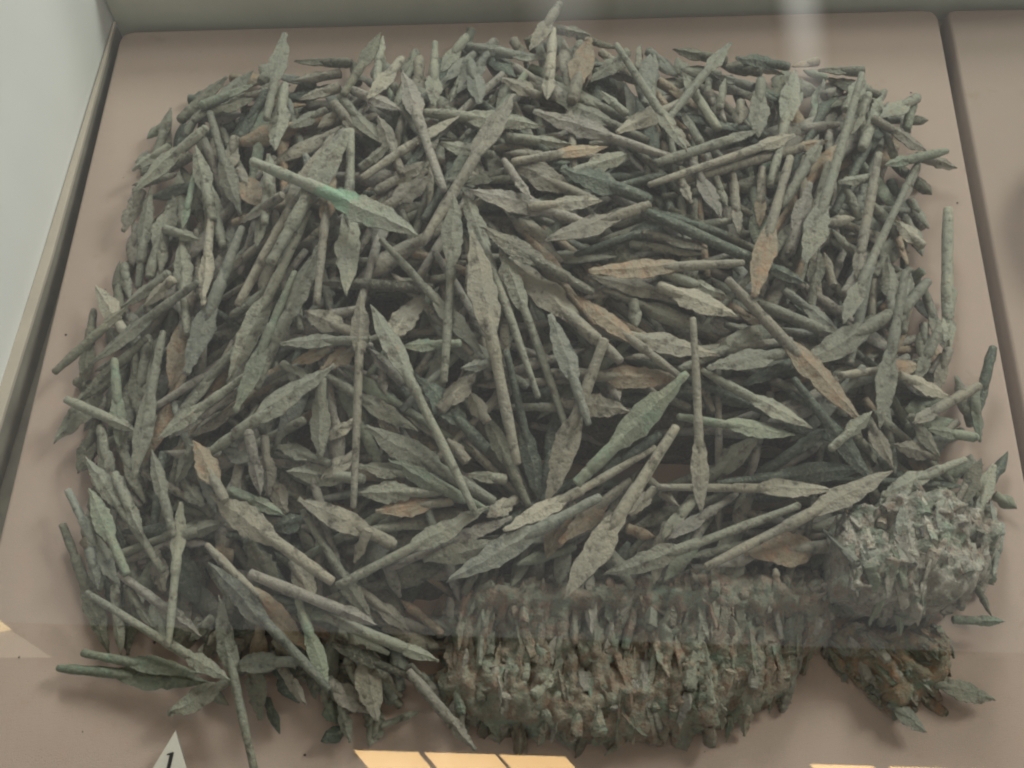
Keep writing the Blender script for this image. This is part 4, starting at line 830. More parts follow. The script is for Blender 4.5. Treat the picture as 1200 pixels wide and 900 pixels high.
-135.6 457.7 69.7 -63.3 592 64.6 10.8 8.6 t
-14.8 499.5 64.3 -27.2 626.7 45.4 20.1 8.1 g
-37.8 276.9 38.9 -127.5 369.3 65.7 8.1 6.5 y
-281 537.7 19.5 -295.5 427.8 28 14.9 7.6 y
-271.9 558.6 35.1 -240.1 629.7 40.9 19.6 7.9 t
14.1 635.8 49 -23.4 685.9 35.7 20.9 8.5 g
293 581 48.1 217.3 465.4 74.5 16.8 7.4 o
-38 133 23.7 -57 140 20.2 19 7.7 b
76.9 368.6 65.7 -19 438 47.2 16.1 7.1 t
75 473.7 45.6 166 456 47.6 11.1 8.9 y
-82 290.1 69 -0.8 260.8 40.3 18.4 7.4 g
5.4 196.4 24.3 -80.7 286.5 28.1 16.3 6.7 k
4.6 428.5 66.9 -53 298.5 58.1 15.6 6.9 k
200.1 173.8 26.4 231.1 183.7 32.1 14.4 6.5 k
25.8 639.7 51.4 14.9 705.8 33.5 11.6 9.3 g
194.4 188.6 32.6 191.2 169 31.1 9 7.2 d
276.5 665 19.8 205.2 511.2 60.1 9.7 7.7 p
314.1 676.9 7.9 287.8 555.2 33.6 21.1 8.6 k
-220.4 540.1 52.6 -236.2 423.4 51.3 15.5 7.4 k
84.7 438.1 75.2 -45.9 434.3 71 17.4 7 g
-296.9 258.7 27.8 -268.2 357.5 41.3 19.7 8 o
308.2 261.7 43.6 300.7 349.9 56.5 9.2 7.4 b
157.9 364.9 86.7 71.8 405.7 76.5 16 6.8 g
285.8 557.3 56.3 237.2 427.1 67.1 8.2 6.6 o
256.3 675 32.7 216.1 684.7 38.9 16.3 8.2 k
130.8 241.8 32.4 39.7 241 20.9 13.9 6.7 g
156.7 331.5 77.4 51.9 397.6 71.9 9 7.2 o
30.5 541.8 55.1 147.3 523.5 56.1 20 8.1 t
95.4 408.3 51 134.6 297.3 37 18.6 7.5 t
283.6 177.4 15.9 319.7 190.3 9.8 16.8 6.8 y
-6.6 429.5 57.6 137.6 421 58.8 9.6 7.7 b
189.6 343.5 74 64.9 369.7 79 16.9 6.9 t
355.6 190 4.1 363.5 241.7 4.1 13.7 6.8 y
-149.3 93.6 4.1 -172.5 118 4.1 14.5 6.5 g
-336.4 325.9 4.1 -364.1 306.4 8.8 15.4 7.2 y
6.4 483.5 76.9 -137.2 509.1 51.7 20 8.1 t
-277.4 264.7 41.6 -137.9 250.5 55.2 17.8 7.2 k
-41.4 255.1 18.8 93.1 257.9 10.3 20 8.1 p
300.6 685.6 16.2 279.4 478.3 58.1 19.1 7.8 k
-203.9 619.6 34.4 -271.1 626.3 14.4 11.2 9 o
-130.9 244.3 21.5 -75.9 136.6 6.6 15.2 6.7 p
219.7 432.7 40.8 166.3 566.9 48.1 16.8 7.5 k
310 349.4 36.8 177.5 299.8 56.4 18.9 7.7 k
-178.5 308.6 25.7 -144 189.9 19.7 9.5 7.6 g
-195.4 426 71.5 -171.9 563.9 58.9 16.7 7.3 t
-58.6 196.1 36.1 6.6 204.3 36.9 13.1 6.5 g
141.4 192.2 36.9 193.9 209.6 25 8.2 6.6 g
-322.2 254.9 4.5 -331.4 305.9 4.5 19.1 7.7 o
305.4 579.6 18.8 175.3 523.3 54.4 19.5 7.9 g
-190.9 176.5 29 -89.6 226.1 46.9 16.2 6.6 t
-133 531.4 38.9 -57.4 368.8 55.6 15.5 7.3 g
297.7 224.9 32.3 274.6 314.7 53.4 9.5 7.6 d
-18.7 185.8 48.7 -31.8 158.6 36.2 8 6.4 d
-110.9 165.5 37.3 -72.9 246.5 61.8 18.7 7.6 b
-2.3 530.9 50.8 93.1 514.4 57.8 9.9 8 y
364.6 680.3 9.8 337.2 648.5 22.4 16.5 8.2 g
6.1 156.9 40.8 23.8 165.5 39.8 9 7.2 g
158.5 295.4 36 184.6 371.1 75.6 16.9 6.8 g
-281.6 143.1 18.6 -298.5 181.6 11.8 17.2 7 g
362.7 340.8 24.6 318.1 357.8 31.9 19.5 7.9 k
-130.3 307.4 47.5 -260.5 396.7 38.3 9 7.2 t
39.8 164.3 42.2 47.7 206.6 36.4 14.7 6.5 g
-172.1 432.7 60.9 -41.5 426.5 75.4 10.1 8 g
127.9 174.6 36 153.3 218.1 33.9 9.3 7.4 k
362.5 522.6 13.2 351.9 567 16.7 17.7 7.9 t
-165.6 503.8 45 -104.3 591.4 36 9.3 7.4 t
-165.7 247.7 34.9 -264.6 249.7 7.9 13.4 6.8 p
-316.1 549.7 18.1 -355.2 539.7 10.5 9 7.2 y
-227.6 214.3 43.9 -281 312.4 34.1 9 7.2 b
-78 188.3 27.5 -21.5 191.6 48.6 8.6 6.9 y
263.8 214.9 31.2 190.4 233.5 25.9 17.1 6.9 k
-184.6 260.4 59.3 -55.2 232.7 49.5 7.5 6 g
173.5 444.5 52.8 70.2 564 49.9 18.9 7.6 g
4.7 393.6 84.6 -86.2 293.6 72.6 8.2 6.6 b
-223.9 176.1 31.1 -209.4 289.1 56.9 19.4 7.9 k
274.4 482.2 24.5 220.1 360.5 40.8 11 8.8 b
19.7 186.8 40.3 81.7 224.2 42.5 9.6 7.7 k
-246.6 261.5 18.7 -155.2 183.2 27.8 16.6 6.7 d
-34.6 175.3 27.1 -83.6 187.8 17.3 18.2 7.4 y
-90.8 225.8 24.6 11 211.2 21 14.9 6.7 k
-148.9 109.1 12.3 -222.5 205.2 31 18.3 7.4 g
-247.2 124.3 9.2 -268.9 220.6 4.8 15.5 6.7 y
-142.8 256 55.1 -37.1 226.5 55.4 13.5 6.5 o
87.6 684.8 29.1 25.9 526.7 57.1 20.7 8.4 t
322.7 509.3 25.1 267.4 381.9 45 17.1 7.4 t
361.9 505.9 18.9 267.7 503.2 58.9 20 8.1 b
-133.8 283.7 52.8 -135.8 380 75.2 17.6 7.1 k
145.3 399.6 88.3 135.7 584.5 62.3 14.2 7.2 g
85.3 174.9 20.5 118.4 177.4 23.8 18.9 7.7 y
10.3 455.8 52.2 111.7 522 54.5 9.3 7.5 k
-264.7 564.5 41.3 -175.2 592.6 50.9 20.8 8.4 o
-30.4 319.9 67 51.1 323.6 73.8 8.4 6.7 y
-357.5 257.4 6.6 -345.5 273.5 13.3 20.1 8.1 g
-92.8 88.3 4.1 -100.6 172.6 7.2 15.7 6.5 d
-199 438.8 32.2 -240.7 318.8 9 10.8 8.7 y
-45.8 235.3 37.1 -35.9 351.2 72.5 15.6 6.7 d
321.5 363.3 51.1 230.9 429.5 67.1 18.4 7.4 k
-29.8 480 66.7 64.3 467.9 64.1 8.8 7 y
-108.9 503.4 75.4 -128.5 360.8 81.6 17.7 7.2 k
138.1 173.8 21.9 104.1 175.2 27.8 8.6 6.8 k
348.6 307.1 32.9 350.9 261.2 11.9 15.1 6.9 b
73.2 211.7 37.5 143 307.4 47.6 19.1 7.7 d
130.6 406.4 64 160.9 305.1 62.7 14 6.8 y
251.7 668.2 37.7 244 591.7 48.6 19.7 8 d
-152.1 323.2 66.3 -123.8 416.1 58.9 16.1 6.9 t
-342.3 276.1 4.4 -332.1 310.6 9.7 9.5 7.6 d
-113 581.6 48.2 -16.9 648.1 44.1 11.6 9.2 k
153.1 443.7 50.1 257.1 602.3 27.4 19.2 7.8 t
204 663.8 37.6 235.3 625.5 43.6 20.5 8.3 y
98.4 178.7 34.7 136.2 252.7 26.7 13.6 6.6 y
318.1 676.1 23 294.7 654.7 25.6 21.1 8.5 k
-230.4 105.1 14.5 -206.8 141.4 33.9 13.5 6.4 d
-73.1 244 45.4 21.2 210.9 25.8 13.1 6.6 t
-210.5 131.3 15.2 -276.2 187.7 8.6 18.4 7.5 b
94.2 426.5 56.4 141.4 337.2 64.5 9.5 7.6 g
365.6 193.3 10.5 352 176.8 8 18.8 7.6 k
105.9 413.5 48.3 32.4 522.6 63.7 17.8 7.3 y
-55.7 271 42.5 -160.4 256.3 45.2 9.3 7.5 y
-64.9 506 80 34.2 511.1 83.3 9.5 7.6 g
-112.7 138.6 27.8 -212.8 232.3 22 16 6.6 p
189.6 389.4 68.5 307.9 338.4 26.5 19.3 7.8 g
293.3 343.7 23.9 370.4 339.2 4.8 10.6 8.5 g
-25.5 321.1 37.2 27.2 249 6.7 10.5 8.4 p
-281.5 246.5 20.1 -161.1 175.8 32.1 7.9 6.3 p
315.9 684.2 15.6 224.2 503.3 60.9 16.9 7.8 t
256.2 324.6 67.7 353.8 370.8 35.4 10.4 8.4 g
177.9 375.3 74.9 294 380.8 51.5 9 7.2 b
44.9 438.3 63.6 139.1 345.9 66.1 15.4 7 y
95.1 203.9 34.2 81.9 169.3 28.8 15.5 6.5 t
-316.3 480 10.9 -331.2 437.8 8.1 20 8.1 o
72.5 543.5 58.5 -80.5 572.7 48.5 9.4 7.5 g
-324.5 425.9 4.5 -239.7 323.2 13.8 19.8 8 o
337.6 382 32.3 212.7 330.9 52.8 19.3 7.8 o
-240.8 680.1 19.8 -253.1 652 24.3 23.8 9.6 g
-95.3 70.9 6.5 -120 139.1 36.7 14.3 6.3 g
148.7 457.6 76.8 160.6 594.9 51.9 10.1 8.1 g
-20.6 516.4 62.7 12 416 61.3 17.8 7.2 y
-205.1 463.8 55.8 -181.9 604.1 35.5 9.6 7.7 b
-330.4 464.8 4.2 -341.1 505.6 11.1 9.9 7.9 g
238.4 488.8 52.5 293.6 397.4 52.1 16 7.2 d
213.4 317.6 39 356.2 345.9 15 19.2 7.8 d
-284 319.9 17.2 -190 426.1 43.4 15.1 7.2 d
20.6 658.9 41.4 124 514.9 67.1 19.2 7.8 k
230.3 489.4 60.2 157.3 605.8 41 15.6 7.6 b
-246.4 665.4 10.8 -291.3 674 4.6 17.5 8.3 o
262.2 444.2 47.2 143 340 72.4 8.6 6.9 y
315.9 529.1 42.7 349.5 484.9 33.4 11.3 9 g
-200.9 105.4 12 -214.2 174.9 27.9 17.4 7.1 d
-76.6 477.6 66.9 -129.6 649.5 36.6 16.8 7.6 p
-89.8 327.4 48.9 -69 217.2 39.1 15.5 6.7 y
-201.5 223.9 37.2 -324.1 177.7 18.6 16.7 6.8 g
-152.1 182.2 21 -75.1 232.9 34.2 9.1 7.3 g
-110.4 132.3 40.5 -207.1 160 31.4 16.6 6.7 p
216.8 596.3 48.1 171.5 663.1 30.6 9.8 7.9 y
-98.3 661 22.3 -46.5 536.3 42.4 9.9 7.9 g
-313.1 248.4 7.9 -201.3 323.6 40.4 15.3 6.9 k
206.1 398.7 59.4 277.2 484.8 52.4 20.3 8.2 y
70.9 632.3 41.8 7.7 663.9 44.6 11.6 9.3 p
342.4 259.6 19.5 382 283.2 15.5 19.9 8.1 p
-1.2 423.7 50.5 66 328.2 40.4 8 6.4 o
-299.1 236 5.9 -264.3 322 8.3 13.7 7 o
-209.8 333.6 28.9 -122.1 361.3 59.4 8.4 6.7 g
-327.5 272.2 10.1 -293.8 339.4 15.5 18 7.3 b
-184.8 148.4 38.1 -215.8 257.6 43.5 13.4 6.5 d
21.1 295 59.9 99 360.3 81.3 18.8 7.6 p
-142.3 131.6 4.8 -119.1 217.8 36 19.4 7.9 g
365.3 197 4.9 384.3 227.5 9.8 10.3 8.2 d
-264.7 378.9 34.7 -280.8 501.2 28 9.7 7.7 y
-37.7 200.9 39.2 -145.8 252.6 31.9 13.7 6.6 d
176 191.4 34.5 219.3 203.5 32.9 9.2 7.4 d
3.6 422.7 54.9 28.5 308.1 51.9 19.1 7.7 k
72.2 704.1 17.4 100 588.5 44.2 20.9 8.5 t
338.7 200.6 5.7 346.2 182.7 5.4 10.3 8.2 y
71.7 316.2 69.1 -11 315.9 46.8 17.7 7.2 t
212.2 391.2 51.1 118.3 423.4 47 16.1 7.1 y
-90.6 90.7 11.4 -76.9 78.3 4.1 13.4 6.4 g
-67.4 261.6 50.5 16.1 255.5 16.3 8.7 7 d
-241.3 511.5 38 -276.2 389.7 35.5 20.2 8.2 k
79 604.4 45 -32.6 621.1 42.5 10.6 8.5 g
313.4 362.1 56.3 346.6 427.5 32.7 16.6 7.1 o
-259.5 491.6 27.6 -267.3 633.2 18.5 17.4 7.9 t
52.6 278 7 195 293.6 7 10 8 x
154.5 673.4 25.8 122 698 35.8 18.5 8.2 b
-159.5 175.7 28.5 -86.7 254.3 54.7 7.4 5.9 d
335.8 250.4 29.2 222.2 320.2 70.8 15.2 6.7 t
235.7 415.6 44.7 145.6 443.6 62.9 15.7 7.2 k
-308 425.3 26.5 -221.9 549 47.3 20.1 8.1 k
106.8 475.7 67.5 55.6 367.6 72 20.3 8.2 d
-45.4 460.3 70.1 -3.3 335.4 53.3 15.8 7 y
-223.9 334 31.3 -158.4 464.1 55.3 9.5 7.6 p
-75.7 85.3 10.6 -159.1 157.1 14.6 16.3 6.6 y
-87.7 700.9 16.4 -68.9 631.7 25.6 20.5 8.3 t
-253.4 122 4.1 -262.9 166.5 8.5 16.1 6.6 g
-260.1 422 36.7 -228.7 525.4 42.3 20.2 8.2 b
227.2 444.4 37 76.8 443 47 9.3 7.4 o
290 311.7 61.2 362.4 266.2 22.6 9.2 7.4 g
-139.6 457.3 48.7 -52.5 539.6 53.2 9.9 7.9 k
154.3 472.5 56.9 55.2 601.8 31.9 15.9 7.6 p
334.1 632.3 20.5 382.8 646.9 6 10.8 8.6 g
-109.5 590.9 59 -61.8 660.5 37.2 12 9.6 b
-154.9 204.2 25.3 -75.7 264.8 37 16.1 6.7 k
190 445.9 59.9 169.7 557.5 59.6 21.4 8.7 k
98.7 647.2 47.5 145 460.7 67.8 18.1 7.6 b
234 216.2 18.7 164.5 221.9 17.1 9.1 7.3 k
-286 496.3 8.4 -293.1 619.3 11.2 20.2 8.2 k
-298 181.6 4.1 -244.5 145 4.1 14.7 6.7 y
216.2 645.1 50.2 254.2 628.6 46.9 21.4 8.7 t
-129.2 321.4 57.2 -200.4 270.8 38.5 8.8 7.1 o
-40.4 576.9 60 -78.5 462.7 82.9 18.9 7.7 t
41 362.4 62.6 144 338.1 66.4 15.2 6.8 b
-61.2 549.5 55.7 -4.3 658.7 46.4 11 8.8 g
-153.5 385.7 70.4 -83.9 293.8 55.7 10.1 8.1 k
-329 222.3 7.9 -267.7 186.1 4.4 17.9 7.2 y
251.8 388.7 41.1 330.1 552.6 30.5 16.7 7.4 k
228.2 209.1 22.7 299.2 238.2 24 8.2 6.6 g
151.2 646 25.7 207.4 525.3 40.8 22.1 9 g
-187.9 219.1 34.3 -97 242.6 48.2 16.2 6.6 g
-160.2 223.6 41.6 -110.6 342.6 55.5 13.1 6.7 b
339.3 286.3 31.7 311.4 348.8 33.6 9.8 7.8 p
-248.8 112.7 8.8 -277.3 136 4.1 8.2 6.5 k
-239.6 311.7 20.3 -150.4 261.7 37.8 16.9 6.9 g
-82.4 617.1 54.9 -74.8 475.9 77.2 18.3 7.5 y
213 591.2 45.2 304.1 617.9 31.5 17.4 7.9 k
-258.3 421.1 36.4 -187.2 495.2 54.6 10.7 8.6 y
-272.3 232 8.3 -186.8 145 26.7 17.2 7 g
70.2 685 26.2 140.8 584.7 39.8 20.5 8.3 g
154.8 561.7 64.4 162.3 425.6 65.7 15.6 7.3 o
-169.9 279.6 30.4 -295.2 323.3 4.6 10 8 g
-120.1 643.6 42.8 -63.1 505.2 69.2 15.3 7.6 g
315.4 470.5 38.4 271.5 345.8 71.9 10.6 8.5 b
248 244.8 25 382.2 323.9 10.3 8.6 6.9 y
-346.4 468.1 5.4 -354.3 444.9 4.9 11.6 9.3 d
107.5 648 53.6 76.8 692.3 37.1 18.5 8 y
-214.3 466.4 58.2 -297.7 372.1 13.6 15.1 7.3 g
-48.6 346.2 71.6 -100.2 482 67.2 19.8 8 g
-209.5 316.2 44.8 -106.5 330.3 58.3 14.9 6.8 k
-60.6 525 57.2 -135.3 417.3 51.2 19 7.7 g
318 281.9 50.1 375.6 308.8 19.2 19.4 7.9 b
-338 372.1 6.1 -335 322.6 8.7 9.9 7.9 g
244 535.2 59.6 124.8 496.9 79.2 15.3 7.3 d
366.4 258.7 32.8 242.2 256.6 49.4 8 6.4 t
169 330.3 57.6 97.2 453.7 60.5 15.2 7 y
-335.1 236.7 13.3 -337.3 275.1 6.9 17.9 7.3 y
-58.6 305.4 57.6 -158.9 338.8 74.1 9.1 7.3 k
127.1 230.8 34.9 84.5 181.7 26.6 8 6.4 d
-325.6 587.3 12.9 -270.2 600.4 25.3 18.8 8 t
165.2 170.9 38.2 185 197.4 42.6 15.9 6.4 g
223.1 510.5 47.8 266.9 426.8 42.4 16.1 7.4 d
266.4 392.7 48.1 213.2 468.4 43.8 20.1 8.1 k
116.8 583.3 36.2 7.9 529.4 55 10 8 d
-295 524.4 14.8 -304 606.8 25.1 11.7 9.4 d
55.5 395.8 75.6 193.4 452.8 67.2 16 7 k
-227.7 203 39.3 -317 178.3 9.5 10 8 k
-334 259.4 20.8 -295.5 224.3 18.7 15.2 6.8 k
-176.8 583.5 45.9 -258.9 485.8 32.3 10 8 k
375.3 627.1 6.3 311.8 550.4 24.8 23.1 9.4 o
184.9 685.5 30 169.2 592.1 51.8 9.1 7.3 g
-105 117.7 6.9 -81.6 81.1 11.6 14.6 6.4 b
-224.9 174.3 28.8 -118.6 143.6 45.5 15.4 6.4 y
-79.2 560.9 61.1 -16.9 643.5 58.9 10.4 8.3 k
-269.2 298.6 4.7 -320.2 399.3 4.7 10.5 8.4 g
-239.7 145.6 8.2 -249.4 238.1 23.1 10.2 8.1 g
-129.3 363.7 76.9 -59.6 278.9 57.7 8.3 6.7 t
320.4 189.7 4.5 308.6 237 19.4 9.1 7.2 k
-215.4 479.6 64.6 -140.3 599.7 61.1 9.2 7.3 k
272.4 170.8 20.9 282 189.9 20.9 15.8 6.6 g
130.3 455.3 44.2 226.1 462 33.1 11 8.8 d
307.5 281.8 36.9 283.4 392.4 48 14.6 6.9 y
-151.8 210.7 43.2 -212.1 288.6 36.4 15.3 6.7 g
243 379.4 49.1 180.6 449.1 57 16 7.1 t
236.4 361.3 66.5 125 422.1 82.5 14.4 6.9 o
-31.3 189.5 45.3 33.7 217.3 24.4 8.1 6.5 k
27.4 230.8 19.6 -48.8 271.3 39.5 13.8 6.8 y
-82.2 156.3 21.1 -47.5 130.3 26.4 7.5 6 o
-71.7 643 27.5 9.3 629.9 42.7 17.7 8 o
200.2 389 74.1 112.7 427.3 75.4 9.1 7.3 b
299.3 639.5 29.1 341.5 669.5 23.1 22.3 9 g
-109.9 658 32.7 -107.1 706.5 12.6 23.5 9.5 g
243.9 437.3 59.8 129.5 484.7 78.6 8.5 6.8 d
-95.7 261.7 59.4 -2.7 213.1 50.5 7.3 5.9 p
-18.9 278.3 42.2 -119.3 284.7 43.6 17.8 7.2 p
-168.9 686.1 4.4 -125.7 637.9 30.1 11.2 8.9 k
-287.9 131.7 4.6 -299.7 164.4 4.6 18.2 7.4 y
337.1 615.9 28.4 222.6 501.9 41.5 21.9 8.9 o
371.8 320.2 24.1 320.9 301.7 50.7 14.1 6.9 p
82.2 338.5 52.6 1.1 443 47.8 9.6 7.7 g
-143.8 203.7 50.3 -143.9 114 9.6 8.6 6.9 y
-361.2 391.7 4.7 -343.6 373 4.2 18.7 7.6 g
153.5 576 47.3 39.3 518.8 75.4 18.4 7.5 b
203.6 314.7 42.5 304.5 367 49.2 17.4 7 g
-86.2 284.4 62.2 -52.9 195.8 57.4 14 6.5 b
-194.6 251.2 41.3 -193.6 342.2 52.1 9.3 7.4 g
-301.1 390.3 12.6 -328.2 326.6 16.2 17.2 7.2 g
172.3 567.7 39.4 178.1 690.8 18.2 18.3 8 k
-117.8 107.9 5.9 -171.8 115.3 4 7.9 6.3 t
287.7 481 44.3 341.5 595.7 28.8 20.2 8.2 b
156.1 710.2 13.3 164.2 680.2 13.3 20.2 8.4 g
24 642.4 54 102.8 590.3 58.8 19 7.8 g
-170.4 396 42.2 -36.4 428.4 40.7 9.1 7.3 d
-303 644.3 6 -328.2 644.7 6.4 21.6 8.8 t
-176.8 323.8 42.4 -320.4 295.4 4.9 10.7 8.5 k
-172.3 420.5 45.4 -289 366.3 16.6 14.7 7.2 k
-184.5 139.6 23.5 -149.5 102.2 4.7 18.4 7.5 g
-25.6 468.5 53.8 85.6 469.8 47.9 9.9 7.9 b
22 466.3 69.4 138.8 544.2 58.4 16.1 7.3 k
-94.9 79 4.7 -99.8 61.4 4.7 18.3 7.4 g
394.6 262 4.2 372.1 237.6 21.3 15.4 6.9 d
235.8 668.6 30.6 230.8 552 36.7 20.5 8.3 g
329.1 185.3 14.5 331.8 227.7 7.7 8.6 6.9 d
149.4 363.9 54.7 25.8 377.7 56.7 14.6 7 d
-75.3 523.9 61.4 31.1 468 76.1 16.6 7.3 g
-307.7 280.8 13 -237.7 169.3 8.1 19.1 7.8 t
284.3 268.8 24.8 368.4 232.9 6.2 9.4 7.5 k
-291.5 227.2 22.6 -325.8 282.1 19.5 13.9 6.8 g
-35.1 173.3 33.1 -0.2 198.5 39.5 8.2 6.6 k
70.7 451.2 77.8 187.2 479.6 72.1 17.8 7.2 g
359.6 571.6 22.2 343 617 36.8 9.2 7.3 g
-171 700 7.8 -161 664.1 13.3 11.2 9 d
-326.7 330.7 20.2 -318.3 272.3 17.3 18 7.3 g
-155.2 460.1 34.2 -72.5 347 39.9 17.8 7.2 d
-218.4 104.6 14.2 -191.5 133.2 24.2 16.4 6.6 y
-22.6 249.8 26.3 -89.9 327.5 41.8 14.5 6.8 p
-102.4 121.2 13.4 -182.2 147.6 30.4 16.9 6.9 o
-189 197.5 44.3 -297.6 252.1 24 16.7 6.8 y
209 638.4 45 178.7 677.4 26.8 20.3 8.2 k
-84 322.9 47.6 -138.2 252 34.1 14.3 6.8 y
-222.5 123.8 19.1 -153.5 144.9 41.5 14.6 6.4 t
-354 325.8 10.4 -378.2 339.8 4.1 15.6 7.2 d
-65.5 608.3 57.3 -48.3 688.5 33.7 10 8 g
-269.1 193.6 10.8 -207 307 42.7 17.1 6.9 g
-4.9 635.1 63.8 -39.6 692.7 32.2 17.9 8 t
41.2 193.9 30.5 -27.3 309.7 40.1 16.9 6.8 k
368.6 419 15 357.5 460.6 5.8 10.6 8.5 b
18.1 229.1 43 -47.6 321.2 66.9 16.3 6.6 d
-9.3 435.4 81.1 -4.7 325.8 73.1 17.9 7.3 y
119.5 170.4 47.5 182.5 259 15.9 14.8 6.6 p
111.8 319 70.6 218.9 371.8 62.4 10.1 8.1 o
76.3 670.1 35 125.8 642.1 51.1 11.5 9.2 y
111.3 167.6 51.9 124.4 218.5 42 17 6.9 y
-153.8 78.4 7.5 -173.3 102.8 15.4 15.6 6.4 t
-223.9 375.6 45.2 -266.2 262.4 35.4 16.6 6.9 o
6.6 463.5 61.9 97.1 465 60.2 9.7 7.7 g
-88.7 291.3 59.1 -13.2 229.2 42.2 18.4 7.4 y
-134.5 325.4 78.9 -29.6 266.3 58.8 15.1 6.6 p
-364.2 540.5 7.7 -337.1 540 18.6 9 7.2 g
-156.9 99.6 13.4 -105.8 109.2 4.1 13.8 6.4 d
157.5 490.6 67.7 144.8 621.3 41.5 18.8 7.6 k
-35.5 209.6 37.6 -124.2 188.4 40.5 19.2 7.8 g
95.4 381.5 67.8 155.8 309.8 58.7 14.6 6.8 b
263.3 306.3 48 151.3 295.8 32.5 9 7.2 t
378.5 368.1 9.6 365.7 404.9 6.4 18.2 7.4 o
260.9 282.3 58.9 136.1 329.4 75 14.8 6.7 t
272.9 406.7 44 356.8 467.2 20.7 17.6 7.4 g
-139 230.5 50.5 -243 306.5 27.6 13.7 6.7 g
-82.9 261.6 51.3 -23.6 183.8 41.6 15.7 6.5 p
-232.7 630.9 32.3 -204.1 490.9 54.9 18.4 7.7 o
-154.7 411.5 46.5 -168.3 532.9 36.8 9.4 7.5 y
-242.3 464.3 18 -162.9 376.3 48.8 20 8.1 t
-7.2 379.8 68 -106.6 361.4 62.2 13.6 6.9 y
365 301.4 11 387.6 319.1 4.3 8.1 6.5 g
-102.3 467.3 62.8 -199.4 497.7 58.7 16.5 7.3 y
38.3 428 81.1 -47.2 524.6 72.8 18.9 7.7 y
-299.2 237.7 15.1 -300 321.3 20.3 8.3 6.6 y
252.6 175.2 35.9 232.6 168.4 37.5 8.7 6.9 k
-284 471.8 16.9 -286.2 578.5 31.3 11 8.8 y
251.3 529.4 71.2 257.7 388.4 55 20.9 8.4 y
-309.8 294.2 4.4 -262.6 426.7 20.2 19.1 7.7 k
-99.7 440.4 78.6 11.6 399.3 72.8 9.4 7.5 o
146 475.7 81.2 49.6 437.5 76 17.7 7.1 t
277.5 478 45 356.5 464 14 17.8 7.5 g
-242 397.5 44.5 -104.3 423.4 57.5 20.5 8.3 d
293.7 195.5 25.2 332.4 199.7 13.8 8.6 6.9 k
112.5 456.1 41.4 -15.7 430.3 44.5 20 8.1 k
-218.1 391.1 18.4 -229.1 488.3 38.8 17.4 7.4 o
-215.2 678.6 10.1 -220.1 587.3 28.7 21.4 8.7 d
160.1 183.1 32.6 201.8 252.8 21.1 16.5 6.7 g
36.3 652.5 44.8 140.7 499.2 81.9 18.3 7.6 d
255.1 198.8 33 309.1 219.5 28.9 15.2 6.6 g
-22.8 409.1 55.8 -59.4 512.7 54.1 15.1 7.3 t
-22.7 247.4 29.1 -110 279.4 55.7 7.8 6.2 d
-296.3 139.4 6.8 -319.4 168.5 4.1 15.6 6.6 t
-283.9 230.2 18.3 -163.4 287.5 62 19.6 7.9 g
58.1 231 31.3 86.5 174.3 33.5 9.9 7.9 g
-96.6 217.5 36.8 -127.6 143 33.9 15.8 6.5 p
295.8 677.2 8.8 314.1 605.5 15.5 18.4 8.2 t
363.1 466.2 15.9 316.9 413.3 41.7 8.9 7.1 o
-280.3 474.2 7.6 -348.3 507.6 4.8 22.6 9.2 o
124.9 528.9 66 -8.9 513.9 70.2 11.1 8.9 t
280.6 598.8 40.1 187 435.1 59.8 16.3 7.5 k
-86.7 310 42.5 47.9 341 62.4 14.9 6.8 g
353.5 268.2 7.4 326.3 193.8 4.6 9.7 7.8 g
339 299.6 25.5 237.9 216.4 27.4 17.2 7 k
185 617.8 39 128.8 651.1 46.4 21 8.5 o
-72.1 665.6 27.5 -25.5 487 64.7 9.4 7.5 g
212.7 314.8 46.3 83.9 349.7 74 18 7.3 p
-15.3 645.1 52 -5.7 510.3 64.1 22.3 9 g
-15.7 450.3 39.6 52.5 322.2 53.3 17.6 7.1 k
85.3 461.3 52 -3.9 495.3 59 9.4 7.5 y
335.6 555.9 26.5 222.7 512.7 45.8 20.7 8.4 g
-155.9 210.7 34.8 -54.7 239.6 25.8 9.3 7.5 b
303.1 685.4 11 276.6 610.9 27.8 22 8.9 p
-48 120.8 19.1 -93.8 135.6 21.4 17.5 7.1 y
-188.6 97.4 11 -184.4 133.8 35 14.4 6.3 o
-284.2 174.6 14.1 -264.1 297.5 35.4 16.6 6.7 d
-310.5 523.1 15.4 -278.5 402.5 37.3 9.1 7.3 d
118 711 28.5 111.6 666.5 42.6 9.5 7.6 y
357.8 651.8 25 276.7 495.2 62.8 20.3 8.2 t
127 681 49.1 113.6 515.6 71.3 10.3 8.3 g
333.2 577.4 22.8 358.8 665.6 6.7 19 8.1 g
-207.5 173 11.6 -79.5 207.9 20.8 9.5 7.6 d
-143.3 227.8 45 -42.2 163.8 12.7 16.4 6.6 o
36.8 492.7 52.7 4.1 683.5 29.6 16.4 7.8 g
-87.7 144.1 4.5 -61.9 196.7 9.4 18.1 7.3 t
221.4 575 43.5 203.5 671.4 31.4 11.4 9.1 t
-105.4 584.8 43.3 -177.1 642.9 32.1 11.6 9.3 k
-235.7 454.2 24.8 -263.7 342.4 14 19.2 7.8 k
16.8 480.4 74.8 -98.6 523.4 61 9.5 7.6 g
-228.7 536.6 48.6 -131.2 589.9 60.4 19.1 7.7 y
-87.6 694 7.3 -49.7 720.8 4.6 17.5 8.5 d
-85.5 219.6 59.2 -163 177 41.9 8.7 6.9 p
-223.3 649.2 26.6 -260.6 632.2 27.4 16.6 8.1 y
116.6 419.7 54.4 51.6 496.3 74.3 14.7 7.2 g
62.3 210.8 46.7 -16.2 193 46.6 15.3 6.5 g
-18.9 350.4 84.8 -67.5 432.3 84.6 8.7 7 k
69.1 182.2 32.5 81.1 167.9 24.4 15.7 6.5 g
